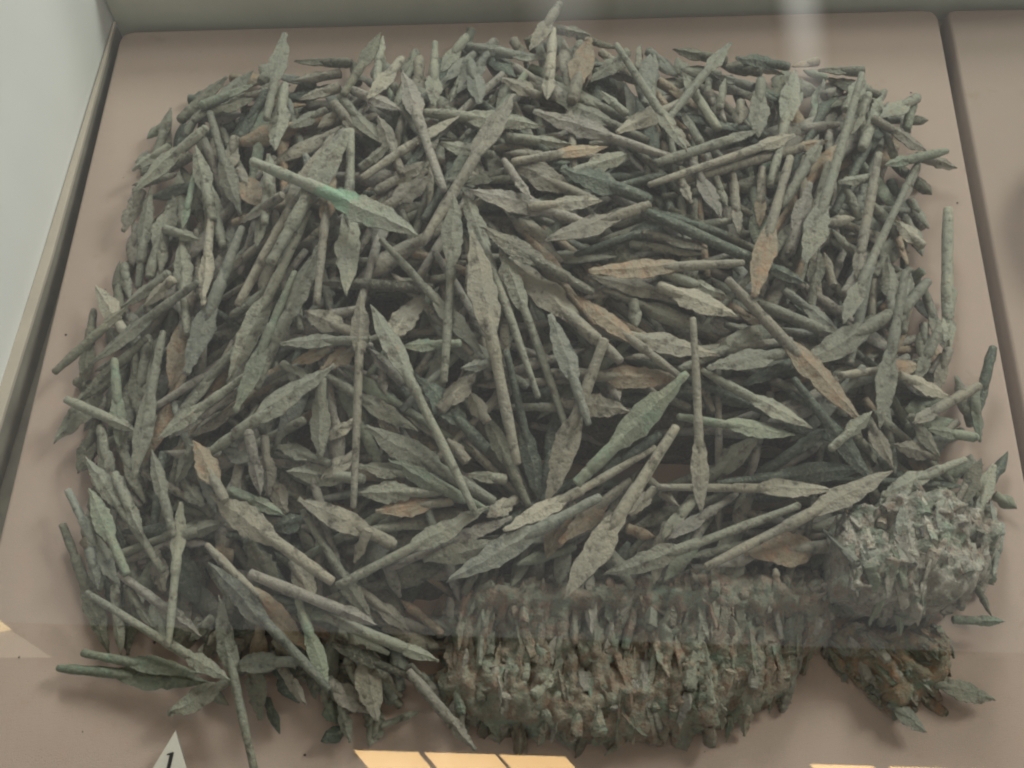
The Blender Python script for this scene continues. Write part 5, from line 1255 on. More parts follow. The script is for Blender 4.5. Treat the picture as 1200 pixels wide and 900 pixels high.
-62.7 361 84.8 12.6 315 78.1 18.6 7.5 b
232.6 405.5 44.8 227.1 514.4 54.1 20.1 8.1 d
-32.7 468.8 74.2 49.2 379 81.4 9.7 7.7 b
-27.1 159.3 31.9 -9.6 166.7 40.2 8.5 6.8 g
122.5 675.8 55 114.8 608.2 61.3 20.1 8.1 b
-134.9 403.7 75.5 -27.4 484.8 86.4 18.3 7.4 y
-156.3 256.2 38.4 -64.5 342.7 61.3 14.7 6.8 p
-225.2 208.6 29.2 -141.6 204.9 41.7 16.3 6.6 y
-252.5 112.4 13.4 -234.8 137.4 15.9 18.9 7.6 d
178.1 343.2 71.9 279.1 362.8 49.8 14.9 6.9 g
-320.4 446.8 25.1 -256.8 357.9 49 19.1 7.7 k
30.6 195.5 24.2 14.8 165.1 26.1 15.5 6.5 g
-297.8 218.5 12.7 -246.5 281.9 18 10.2 8.1 t
-262.5 205.6 3.8 -151.9 116.5 7.7 7.6 6.1 g
-43.8 185.1 28.8 -138.5 150.5 33.3 18.8 7.6 d
-321.9 182.5 14.5 -341.5 198.3 8.6 18.2 7.4 o
-140 118.6 19.3 -205.6 148.7 33.3 8.8 7.1 k
-206.8 244.5 39.6 -112.2 207.6 58 7.4 5.9 d
-185.9 263.7 56.4 -154.2 352.8 74.2 17.8 7.2 b
260 235.9 21.6 162.8 220.8 21 10.2 8.2 g
-98.5 367.5 43.4 -170.3 264.7 24.9 15.4 6.9 y
195 202.5 37.1 254.7 215.3 31.4 16 6.6 y
-13.3 540.9 74 85.8 537.8 74.9 10.3 8.2 y
230.1 214.1 30.9 217.8 176.5 34.8 8.3 6.7 g
-193.2 642.1 30.9 -114.8 552.7 53.7 18.6 7.8 b
343.4 342.2 32.4 373 380.4 23.2 16 7.1 k
-165 258.4 50.8 -255.9 330.5 24.6 9.5 7.6 g
-63.3 421.8 67.9 -21 325 55.1 19 7.7 y
-83.3 90.2 6.5 -114.5 81.9 4.1 14 6.4 k
115.5 663.2 32.1 185.1 581.2 39.8 20.5 8.3 b
-87.5 115 18.6 -167 148.1 26.2 16.3 6.6 g
283 328.5 41 166.4 305.2 47.7 16.8 6.9 d
41.4 712.5 31.8 48.7 517.2 84.5 16.4 7.8 y
7.4 179.7 46.9 52.9 196.6 43.6 9.8 7.9 p
271.1 186 34 307.5 197.7 26 14.9 6.6 t
222.3 283.3 56.4 282.8 343.6 73.8 17 6.9 b
-358.8 593.2 9.4 -342.5 612.5 9.1 11.6 9.3 p
88.3 338.7 86 226.9 365.4 72.4 9.3 7.5 y
235.6 345.9 62.7 127.8 345.6 71.2 13.9 6.8 p
-39.8 251.2 27.8 -155.4 295.5 35.5 15.2 6.8 g
232.5 438.1 48.8 119.3 429 56.6 8.6 6.9 p
144.7 240.7 16.4 251.7 247.6 18.8 19.2 7.8 o
242 237.6 39.9 170.7 289 25.8 13.7 6.8 d
379 258.4 21.1 319.4 233.8 33.5 8 6.4 y
290.6 336.5 52.7 321.2 467.7 30.7 10.4 8.3 y
-205.6 274 13.1 -69.6 261.3 34.1 17.6 7.1 p
-141.1 80.6 13 -149.6 112.6 5.8 14.2 6.4 b
-85 457.2 64.9 -137.6 376.4 65.7 10.6 8.5 k
-112.1 645.6 40 18.3 529.9 73.1 19.3 7.8 g
179.8 211.3 29.2 209.3 324.3 60.3 15.4 6.7 k
-179.5 283 55.5 -198.5 183 18.8 18.2 7.4 t
377.7 659.2 9.6 375.3 624.3 14.9 11.7 9.3 k
-99.2 616.8 39.2 -101.5 694.4 19.6 23.8 9.6 y
-323.9 372.6 15.4 -349.1 411.1 11.8 16 7.4 k
369.9 390.9 11.2 298.6 371.2 50.3 10.6 8.5 o
-183.1 130 14.3 -117.8 119.4 4 7.9 6.3 g
10.5 519.5 72.3 148.4 574.2 46.8 19.7 8 p
35.6 676.3 32.2 -24.6 597.2 55.9 20.1 8.1 k
132.9 543.3 50.6 256.4 604.9 24.3 9.8 7.9 k
138.6 606.9 55.1 228.1 584.8 52.7 21.4 8.7 t
-107.3 681.1 27 -117.4 590.6 61.6 9.6 7.7 g
-65.5 322.2 55 -76.5 421.5 60.9 19.1 7.7 b
-194.6 299.1 55.9 -108.2 308.9 65.3 13 6.7 g
323.5 427 30.8 193.9 344.1 57.4 16.4 7.1 t
94.8 406.2 63.5 22.5 467 72.1 15.6 7.1 o
341.2 264.6 27.3 288.7 325.4 49.9 9.6 7.7 o
-129.7 230.8 56.9 -151.9 349.8 78.7 15.3 6.6 k
-148.8 206.5 45.9 -148.7 306.5 39.7 19.1 7.7 k
246 291.8 14 142.7 297.9 27.6 19.1 7.7 y
203.8 378.9 64.9 171.5 505.1 65.3 17 7.1 b
233.7 502.9 63.9 373.7 528.6 22.3 15.1 7.5 b
233.1 217.7 38.4 330.2 235.5 24.8 14 6.7 g
343 681.5 9.8 334.1 623.3 16.8 23.8 9.6 p
1.5 713.3 28.4 25 706.7 21.5 19.6 8.3 d
-284.9 475.9 20.5 -325.4 426.1 11.9 10.2 8.2 k
210.3 284.4 41.1 119.9 245.5 36.6 10.1 8.1 d
28.9 359.3 55.9 141.9 304.7 68.8 9.6 7.7 d
-23.3 221.8 47.8 -123.7 194.5 57.7 18.8 7.6 g
227.9 402.2 63.5 278.6 551.6 61.2 16.9 7.3 g
19.8 158.7 33.4 36.8 169.4 31.7 12.8 6.4 d
-320.1 357.8 12.4 -316.1 285.2 8.5 20.4 8.3 g
3.8 164.6 35.7 16.7 198.3 31.7 15.2 6.5 g
-141.9 371.5 47.4 -55.1 261.8 33.2 18.4 7.5 k
-283.5 183.1 13.2 -279.6 266 37.4 9 7.2 t
-287.6 248.5 17.1 -265.9 342.8 26.7 16.6 7 t
-44.5 248.8 53.2 -156.8 222.1 53 15.2 6.5 b
266.5 704.6 7.5 251.4 658.6 24.5 22.9 9.3 g
163.3 449.5 43.8 65.6 391.4 59.5 17.4 7.2 b
97.3 214.9 37.2 202.4 253.5 42.3 14.3 6.6 d
351.9 335.1 17.2 231.1 298.1 35.2 9.9 7.9 k
-133.6 365.3 51.6 -161.2 522.9 38 10.3 8.2 g
161.8 183.3 46.7 202.5 204.2 43 16.8 6.8 k
14.5 171.9 31.1 -15.9 159.5 29 17.6 7.1 g
90.1 362.7 71.5 5.1 341.4 58.4 15.8 6.8 t
178.1 190.5 24.7 143.4 184.7 30.2 16.5 6.7 k
355.6 459.3 10.3 355.5 500.8 16 9.1 7.2 t
92.3 664.6 51.4 52.8 679 33.8 15.6 8.1 b
226.8 300 53 117.7 294.4 39.1 17.4 7 k
-186.8 465.1 51.7 -345.7 480.3 7.4 16.8 7.5 t
-134 77.9 10.6 -127.6 154.5 31.7 14.7 6.4 g
-55.9 676.1 24.3 -26.3 717.6 20.1 22.2 9 k
-357.1 446.1 8.3 -342.9 418.9 13.5 9.5 7.6 y
-39.5 456.7 52.3 16.1 380.2 43.7 18.9 7.6 b
206.8 449.4 60.2 284.1 555.5 50.3 10.6 8.4 k
241.8 477.1 50.3 205.7 670.2 29.6 11.4 9.1 t
-146 174.6 9.3 -247.5 220.9 10.4 15 6.7 g
-233.7 592.4 20.3 -276 442.8 17.1 15.9 7.7 y
-215.3 221.6 21.7 -137.4 168.3 26.6 17.4 7.1 k
270.7 364.9 49.1 172.4 378 73.2 17.7 7.2 g
-217.1 175.7 6.8 -300.6 261.7 4.1 14 6.8 g
349.6 531.1 18.8 346.8 480 19.7 10.6 8.4 o
-245.3 341.2 41.1 -179.7 444.2 60.5 9.2 7.3 k
-225.7 187.4 21.4 -312 174.7 4.9 8.8 7 k
-257.7 321.5 14 -258.2 193.3 12.6 14.7 6.9 b
249.1 488.8 70.6 150.8 369.3 82.7 13.7 7 g
262.1 348.3 57 234.6 212.1 40.7 8 6.4 x
368.7 542.2 9 376 514.9 15.4 11.9 9.5 k
140.1 317.7 71.6 233.5 350.1 47 10.4 8.3 k
-68.1 322.2 65.7 -196.6 385.3 54.3 19.2 7.8 b
-163.1 207.5 43.2 -98.7 107.6 12.1 9.2 7.3 d
109.6 661.2 34.6 164.9 534 50.4 16.7 7.8 g
-141.2 587.2 56.7 -36.3 469.4 60.5 8.8 7 g
405.2 246 4.6 384.5 225.9 14 14.1 6.9 d
122 550.4 61.4 212.5 486.8 61.9 17.5 7.4 d
126.2 173.4 32.7 160 180.7 28.5 16.6 6.7 g
-307.8 350.2 4.5 -297.2 434.2 14.8 20.1 8.2 g
76 540.4 69.1 -27 514.3 66.4 10.2 8.1 t
328.8 322.5 27.7 372.5 341 17.6 20.8 8.4 p
108.6 295 4.5 16 295.6 45.4 14.6 6.9 k
-77.4 531.2 75 -145.1 454.2 72 14.4 7.2 g
300.8 388.1 31.6 249.8 464.1 32.7 15.2 7.3 k
-227 546.6 55.3 -188.4 385.4 68.4 8.9 7.1 y
-129.4 228.3 46.5 -167.9 329.8 57.2 16.2 6.7 k
-134.7 102.4 13.2 -94.7 85.7 8.7 14.3 6.4 d
262.7 663 18.8 287.2 503.4 35.2 20.9 8.5 o
-131.6 437.7 68 -101.9 611.5 61 11.2 9 y
57.2 346.8 84.3 -24.7 324 62.6 9.5 7.6 k
124.2 257.1 14 53.8 176.1 47 12.9 6.6 y
53.6 603.7 62.5 -7.5 656.9 53.2 19.8 8 k
-6.6 471.7 82.1 127.6 519.6 79.9 18.1 7.3 t
-172.4 341.6 61.6 -275.4 269.8 24.7 14.7 6.8 o
-346 451 10.9 -349.9 494.6 13.1 20.2 8.2 k
25.8 221.8 27.8 -53.2 201.3 38.9 15.5 6.6 t
242.7 575.5 45.4 318 663.3 13 19.1 8 k
-148 596.6 47.9 -267.8 583.3 25 20.9 8.5 o
-97.3 184.8 30.7 -29.6 203.6 36.1 9.9 7.9 y
106.1 615.3 65 141.8 436.1 77.5 19.9 8 t
-65.5 359.6 68.2 39 379.2 66.9 16.7 6.9 k
-139.9 325.9 77 -101 250.6 59 18.1 7.3 p
94.3 299.9 73.3 -15.7 303 62.3 15.2 6.6 g
-287.3 144.4 12.8 -270.3 200.7 21.7 12.8 6.6 p
-124.7 64.6 4.3 -132.7 81.6 6.4 16.4 6.6 p
62.8 521.8 74.5 141.7 452.4 78.9 15.3 7.2 k
-23.9 176 38.2 17.5 205.3 32.1 12.9 6.5 g
338.5 357.5 19.9 242 403.7 40.1 8.5 6.8 b
285.1 706.3 4.7 308.3 695.6 4.7 10.8 8.6 p
238.5 188.4 26.4 221.1 174 29.9 13.4 6.5 d
-38.1 707.8 24.5 15 556.5 62.9 18.2 7.9 y
-240.5 308.3 38.5 -188 382.8 61.4 16.6 6.9 y
-69 304.4 63.8 16.7 228.6 44.5 14.7 6.6 y
-113.2 510.6 50 -5.2 616.2 33.9 11.5 9.2 o
-39.6 422.1 81.6 -18.9 322.2 75.4 15.5 6.8 y
-270.1 241.2 7.6 -223.4 114 5.7 14.5 6.7 k
-308.8 628.7 20.7 -270.9 643.3 20.6 19.4 8.1 g
-355.4 512.2 4.1 -360.1 540.4 4.6 17.9 7.9 k
-329.6 356.2 8.1 -307.4 411.8 14.2 15.8 7.3 y
23.7 563.4 58.2 161.1 648.8 37 21.1 8.5 k
-125.5 163.5 49.8 -158.7 259.5 62.4 9 7.2 k
-332.1 256.8 16.6 -345.3 292.8 17.8 8.8 7.1 y
-183.5 447.5 65.9 -79.8 521.1 73.2 8.9 7.2 y
-358.8 583.8 4.3 -354.6 554.2 4.3 21 8.5 g
-118.2 211.1 45.4 -228.3 234.5 21.8 9.9 7.9 d
-257.7 380.2 21.4 -169.2 306.5 22.2 16 7.1 b
177.1 196.1 41.9 239.1 223.9 32.6 7.8 6.2 y
186.4 329.5 59.1 55.7 306.5 60.3 14.1 6.7 t
-319.8 204 11.9 -323.9 246 13.7 8.6 6.9 y
-215.4 326.1 41 -153.4 406 57.4 20.5 8.3 b
334.8 428.3 20.9 182.5 386.6 70 10.4 8.3 y
-117.5 120 7.4 -199.1 151.7 23.5 14.2 6.5 o
-35.4 154.8 28.9 -44.9 183.2 43.1 8.6 6.9 k
392.3 216.8 4.8 371.5 241.6 4.8 10.2 8.1 y
262.7 201.8 37.5 287.7 181 21.4 9.8 7.8 y
-4.7 306.4 52.6 29.3 221.8 37.9 17.1 6.9 d
-58 703.5 15.5 -52.4 735.8 15.2 12.1 9.7 b
35.5 357 52.3 -24.9 493.8 48.9 17.5 7.2 p
-127.6 644.7 42.4 -54.7 568 45.7 21.9 8.9 d
-218.5 637.8 11.5 -90.4 498 44.5 20.9 8.5 t
-176 471.1 60.9 -44.7 431 59.6 15.9 7.2 g
352.1 454.6 11.4 364.7 463.2 27.2 17 7.5 p
282.2 376.4 58.2 361.9 452.7 10.7 14.8 7.3 p
79.3 253.3 26.6 7.6 191.5 27.4 13.2 6.7 k
-151.9 477.9 47.1 -252.7 407.5 35.5 14.8 7.3 y
-207.7 357.7 60.5 -112.8 347 77.8 14.1 6.8 k
-139.1 240.9 54.1 -21.3 270.3 39.5 10 8 o
267.1 371.9 45.4 186.2 459 54.9 14.2 7.1 k
311.9 260.6 28.7 294.1 387.3 47.3 9.4 7.5 g
-49.7 316.9 41.7 20.1 215.3 24.1 7.8 6.2 g
195.1 172.2 36.9 163.1 172.6 32.8 7.8 6.2 y
-133.2 402.9 70.1 -44.7 416.4 72.5 15.7 7 g
238.5 536.4 34.3 230.2 366.7 31.7 16 7.4 k
"""
SLAB = [(-45, 159), (-22, 181), (31, 180), (85, 184), (139, 190), (193, 194), (246, 186), (261, 168), (258, 138), (230, 115), (218, 93), (185, 76), (153, 65), (108, 58), (71, 54), (33, 57), (2, 58), (-30, 69), (-49, 85), (-44, 113), (-50, 139)]
LUMP = [(247, 206), (265, 231), (297, 243), (332, 245), (354, 233), (367, 203), (361, 176), (338, 154), (305, 144), (273, 152), (245, 162)]
SHARD = [(251, 144), (280, 154), (312, 149), (343, 150), (348, 126), (337, 107), (321, 89), (292, 89), (268, 111), (254, 127)]
CRUST_PART = [(353, 243), (377, 262), (397, 252), (402, 216), (390, 191), (370, 173), (351, 180)]
CORE_X0, CORE_Y0, CORE_D = -0.52, -0.02, 0.02
CORE = """
-6 -6 -6 -6 -6 -6 -6 -6 -6 -6 -6 -6 -6 -6 -6 -6 -6 -6 -6 -6 -6 -6 -6 -6 -6 -6 -6 -6 -6 -6 -6 -6 -6 -6 -6 -6 -6 -6 -6 -6 -6 -6 -6 -6 -6 -6 -6 -6 -6 -6 -6 -6 -6 -6
-6 -6 -6 -6 -6 -6 -6 -6 -6 -6 -6 -6 -6 -6 -6 -6 -6 -6 -6 -6 -6 -6 -6 -6 -6 -6 -6 -6 -6 -6 -6 -6 -6 -6 -6 -6 -6 -6 -6 -6 -6 -6 -6 -6 -6 -6 -6 -6 -6 -6 -6 -6 -6 -6
-6 -6 -6 -6 -6 -6 -6 -6 -6 -6 -6 -6 -6 -6 -6 -6 -6 -6 -6 -6 -6 -6 -6 -6 -6 -6 -6 -6 -6 -6 -6 -6 -6 -6 -6 -6 -6 -6 -6 -6 -6 -6 -6 -6 -6 -6 -6 -6 -6 -6 -6 -6 -6 -6
-6 -6 -6 -6 -6 -6 -6 -6 -6 -6 -6 -6 -6 -6 -6 -6 -6 -6 -6 -6 -6 -6 -6 -6 -6 -6 -6 -6 -6 -6 -6 -6 -6 -6 -6 -6 -6 -6 -6 -6 -6 -6 -6 -6 -6 -6 -6 -6 -6 -6 -6 -6 -6 -6
-6 -6 -6 -6 -6 -6 -6 -6 -6 -6 -6 -6 -6 -6 -6 -6 -6 -6 -6 -6 -6 -6 -6 -6 -6 -6 -6 -6 -6 -6 -6 -6 -6 -6 -6 -6 -6 -6 -6 -6 -6 -6 -6 -6 -6 -6 -6 -6 -6 -6 -6 -6 -6 -6
-6 -6 -6 -6 -6 -6 -6 -6 -6 -6 -6 -6 -6 -6 -6 -6 -6 -6 -6 -4 -4 -4 -4 -4 -6 -6 -6 -6 -6 -6 -6 -6 -6 -6 -6 -6 -6 -6 -6 -6 -6 -6 -6 -6 -6 -6 -6 -6 -6 -6 -6 -6 -6 -6
-6 -6 -6 -6 -6 -6 -6 -6 -6 -6 -6 -6 -6 -6 -6 -4 -4 -4 -4 -4 -4 -4 -4 -4 -6 -6 -6 -6 -6 -6 -6 -6 -6 -6 -6 -6 -6 -6 -6 -6 -6 -6 -6 -6 -6 -6 -6 -6 -6 -6 -6 -6 -6 -6
-6 -6 -6 -6 -6 -6 -6 -6 -6 -6 -6 -6 -6 -4 -4 -4 -4 -4 -4 -4 -3 -4 -4 -4 -4 -6 -6 -6 -6 -6 -6 -6 -6 -6 -6 -6 -6 -6 -6 -6 -6 -6 -6 -6 -6 -6 -6 -6 -6 -6 -6 -6 -6 -6
-6 -6 -6 -6 -6 -6 -6 -6 -6 -6 -6 -4 -4 -4 -4 -4 4 5 2 8 11 3 -2 -2 -4 -6 -6 -6 -6 -6 -6 -6 -6 -6 -6 -6 -6 -6 -6 -6 -6 -6 -6 -6 -6 -6 -6 -6 -6 -6 -6 -6 -6 -6
-6 -6 -6 -6 -6 -6 -6 -6 -6 -6 -4 -4 -4 -4 -4 0 6 6 7 11 12 7 -1 0 -4 -4 -4 -4 -4 -4 -4 -6 -6 -6 -6 -6 -6 -6 -6 -6 -6 -6 -6 -6 -6 -6 -6 -6 -6 -6 -6 -6 -6 -6
-6 -6 -6 -6 -6 -6 -6 -6 -6 -6 -4 -4 -4 -4 -4 3 6 7 10 14 14 11 8 11 17 16 14 13 12 11 9 8 6 4 2 -1 -3 -4 -4 -4 -4 -4 -4 -4 -6 -6 -6 -6 -6 -6 -6 -6 -6 -6
-6 -6 -6 -6 -6 -6 -6 -6 -6 -4 -4 -4 -4 -4 2 10 11 11 18 25 26 21 18 21 24 24 21 18 18 19 18 18 19 20 18 16 16 15 15 14 11 5 -2 -4 -4 -4 -6 -6 -6 -6 -6 -6 -6 -6
-6 -6 -6 -6 -6 -6 -6 -6 -6 -4 -4 -4 -4 -4 6 12 12 14 22 28 28 25 24 23 24 24 20 16 17 20 20 18 19 20 18 15 16 16 15 16 14 10 2 -4 -4 -4 -6 -6 -6 -6 -6 -6 -6 -6
-6 -6 -6 -6 -6 -6 -6 -6 -6 -4 -4 -4 -4 -2 6 11 13 18 24 27 27 28 30 28 25 22 16 8 11 18 18 12 14 17 12 8 13 14 14 18 18 14 7 -1 -4 -4 -6 -6 -6 -6 -6 -6 -6 -6
-6 -6 -6 -6 -6 -6 -6 -6 -6 -4 -4 -4 0 3 6 11 19 28 30 28 28 32 34 33 29 25 13 -3 -3 -4 -4 0 2 -4 4 -4 2 10 6 20 19 18 14 2 -4 -4 -6 -6 -6 -6 -6 -6 -6 -6
-6 -6 -6 -6 -6 -6 -6 -6 -6 -4 -4 0 6 5 7 15 26 32 32 31 31 33 34 33 33 31 25 -4 -4 -4 -4 -4 -4 -4 -4 -4 -4 -4 -4 -4 22 22 21 8 -4 -4 -6 -6 -6 -6 -6 -6 -6 -6
-6 -6 -6 -6 -6 -6 -6 -6 -4 -4 -4 2 6 5 8 17 27 31 32 32 33 33 34 34 34 34 26 28 44 36 45 48 47 51 42 44 35 36 42 37 27 22 21 13 0 -4 -6 -6 -6 -6 -6 -6 -6 -6
-6 -6 -6 -6 -6 -6 -6 -6 -4 -4 -4 0 3 5 10 18 26 31 37 44 43 37 36 38 38 35 34 47 49 45 43 44 49 51 46 41 37 36 39 36 29 21 16 9 1 -4 -6 -6 -6 -6 -6 -6 -6 -6
-6 -6 -6 -6 -6 -6 -6 -6 -4 -4 -4 -4 1 6 12 18 26 36 48 52 50 43 42 50 55 53 42 45 48 52 51 45 46 48 51 50 41 36 35 34 31 23 12 6 -4 -4 -6 -6 -6 -6 -6 -6 -6 -6
-6 -6 -6 -6 -6 -6 -6 -6 -4 -4 -4 -4 3 11 15 19 27 39 49 52 50 45 45 52 56 55 47 44 49 54 53 48 45 48 54 54 48 38 34 34 36 31 17 7 -4 -6 -6 -6 -6 -6 -6 -6 -6 -6
-6 -6 -6 -6 -6 -6 -6 -6 -6 -4 -4 -2 11 18 19 20 27 38 46 49 47 44 45 50 53 52 47 45 48 52 52 48 45 47 52 52 48 39 34 34 36 34 23 11 -4 -6 -6 -6 -6 -6 -6 -6 -6 -6
-6 -6 -6 -6 -6 -6 -6 -6 -6 -4 -4 3 16 20 20 20 26 34 41 43 43 43 44 47 49 48 45 44 46 48 48 46 44 45 47 48 44 38 33 32 33 31 22 11 -4 -6 -6 -6 -6 -6 -6 -6 -6 -6
-6 -6 -6 -6 -6 -6 -6 -6 -6 -4 -4 4 16 19 19 21 27 33 37 39 41 44 47 47 46 45 44 44 45 45 45 44 44 44 44 43 40 36 31 29 28 24 17 9 -4 -6 -6 -6 -6 -6 -6 -6 -6 -6
-6 -6 -6 -6 -6 -6 -6 -6 -6 -4 -4 2 11 15 18 24 34 37 37 38 42 49 53 52 48 45 45 47 47 46 44 44 46 47 45 41 38 34 31 27 23 18 11 4 -4 -6 -6 -6 -6 -6 -6 -6 -6 -6
-6 -6 -6 -6 -6 -6 -6 -6 -6 -4 -4 -1 5 11 19 32 40 41 39 38 45 53 56 55 50 47 49 53 53 49 46 46 50 51 49 43 37 34 32 29 23 15 7 2 -4 -6 -6 -6 -6 -6 -6 -6 -6 -6
-6 -6 -6 -6 -6 -6 -6 -6 -6 -4 -4 -1 2 9 21 35 42 42 39 38 45 54 56 55 50 47 52 55 56 53 47 47 51 52 51 45 38 35 37 36 29 17 7 1 -4 -6 -6 -6 -6 -6 -6 -6 -6 -6
-6 -6 -6 -6 -6 -6 -6 -6 -4 -4 -1 -1 1 10 22 33 40 40 37 37 43 50 54 52 48 46 52 56 56 53 47 46 50 51 50 45 37 36 39 40 36 23 10 2 -4 -6 -6 -6 -6 -6 -6 -6 -6 -6
-6 -6 -6 -6 -6 -6 -6 -6 -6 -4 -2 -1 3 10 20 28 33 34 33 34 39 44 47 47 43 43 49 53 54 50 45 43 46 48 47 41 35 35 39 40 37 26 13 3 -2 -6 -6 -6 -6 -6 -6 -6 -6 -6
-6 -6 -6 -6 -6 -6 -6 -6 -6 -4 -4 0 5 10 17 22 26 27 29 32 35 38 40 40 38 39 43 47 48 45 41 39 40 42 40 36 32 31 35 37 33 23 13 3 -4 -4 -6 -6 -6 -6 -6 -6 -6 -6
-6 -6 -6 -6 -6 -6 -6 -6 -6 -4 -4 3 7 10 16 20 21 23 27 32 34 34 35 34 34 34 36 39 41 39 36 34 34 35 34 31 28 27 28 29 25 17 11 4 -4 -4 -6 -6 -6 -6 -6 -6 -6 -6
-6 -6 -6 -6 -6 -6 -6 -6 -6 -4 -4 8 9 10 19 22 21 21 27 34 36 34 31 30 30 31 32 33 34 33 32 31 30 29 28 26 24 24 23 22 19 13 10 8 -4 -4 -6 -6 -6 -6 -6 -6 -6 -6
-6 -6 -6 -6 -6 -6 -6 -6 -6 -4 -2 6 8 9 19 22 20 19 26 33 35 33 28 26 29 31 32 31 30 29 30 30 30 27 24 23 23 23 23 18 14 10 10 10 1 -4 -6 -6 -6 -6 -6 -6 -6 -6
-6 -6 -6 -6 -6 -6 -6 -6 -6 -6 -4 -2 2 6 14 17 15 16 21 18 20 26 24 23 27 32 32 30 26 26 29 31 31 26 20 20 22 24 24 18 9 8 9 8 1 -4 -6 -6 -6 -6 -6 -6 -6 -6
-6 -6 -6 -6 -6 -6 -6 -6 -6 -6 -6 -4 -4 1 5 6 8 10 10 2 7 13 18 17 23 21 23 27 21 22 27 22 19 21 16 16 15 10 7 10 4 2 5 0 -3 -4 -6 -6 -6 -6 -6 -6 -6 -6
-6 -6 -6 -6 -6 -6 -6 -6 -6 -6 -6 -4 -4 -4 -4 -2 -4 -3 -1 -1 -3 1 8 11 13 8 9 16 15 16 12 7 4 6 10 8 1 -4 -4 -4 -2 -4 -4 -4 -4 -4 -6 -6 -6 -6 -6 -6 -6 -6
-6 -6 -6 -6 -6 -6 -6 -6 -6 -6 -6 -6 -6 -6 -4 -4 -4 -4 -4 -4 -4 -4 -4 1 1 -3 -3 5 9 7 -1 -4 -4 -3 -1 -4 -4 -4 -4 -4 -4 -4 -4 -6 -6 -6 -6 -6 -6 -6 -6 -6 -6 -6
-6 -6 -6 -6 -6 -6 -6 -6 -6 -6 -6 -6 -6 -6 -6 -6 -6 -6 -6 -6 -6 -6 -4 -4 -4 -4 -4 -4 -4 -4 -4 -4 -4 -4 -4 -4 -6 -6 -6 -6 -6 -6 -6 -6 -6 -6 -6 -6 -6 -6 -6 -6 -6 -6
-6 -6 -6 -6 -6 -6 -6 -6 -6 -6 -6 -6 -6 -6 -6 -6 -6 -6 -6 -6 -6 -6 -6 -6 -6 -6 -6 -6 -4 -6 -6 -6 -6 -6 -6 -6 -6 -6 -6 -6 -6 -6 -6 -6 -6 -6 -6 -6 -6 -6 -6 -6 -6 -6
-6 -6 -6 -6 -6 -6 -6 -6 -6 -6 -6 -6 -6 -6 -6 -6 -6 -6 -6 -6 -6 -6 -6 -6 -6 -6 -6 -6 -6 -6 -6 -6 -6 -6 -6 -6 -6 -6 -6 -6 -6 -6 -6 -6 -6 -6 -6 -6 -6 -6 -6 -6 -6 -6
"""


# ------------------------------------------------------------------ loose arrowheads
RING = [(.5, .09), (.17, .21), (0, .5), (-.17, .21), (-.5, .09), (-.5, -.09), (-.17, -.21), (0, -.5), (.17, -.21), (.5, -.09)]
CIRC = [(.5 * math.cos(2 * math.pi * (k + .5) / 10), .5 * math.sin(2 * math.pi * (k + .5) / 10)) for k in range(10)]
def loft(secs, rng, rough):
    """secs: (x, width, thickness, roundness, dy, dz) -> closed skin of ten-sided rings"""
    V, F = [], []
    for (x, w, t, k, dy, dz) in secs:
        for (a, c) in zip(RING, CIRC):
            j = 1 + rng.uniform(-rough, rough)
            V.append((x + rng.uniform(-1, 1) * rough * .004, ((a[0] * (1 - k) + c[0] * k) * w) * j + dy, ((a[1] * (1 - k) + c[1] * k) * t) * j + dz))
    n = 10; m = len(secs)
    for i in range(m - 1):
        for k in range(n):
            F.append((i * n + k, i * n + (k + 1) % n, (i + 1) * n + (k + 1) % n, (i + 1) * n + k))
    F.append(tuple(range(n))[::-1]); F.append(tuple(range((m - 1) * n, m * n)))
    return V, F
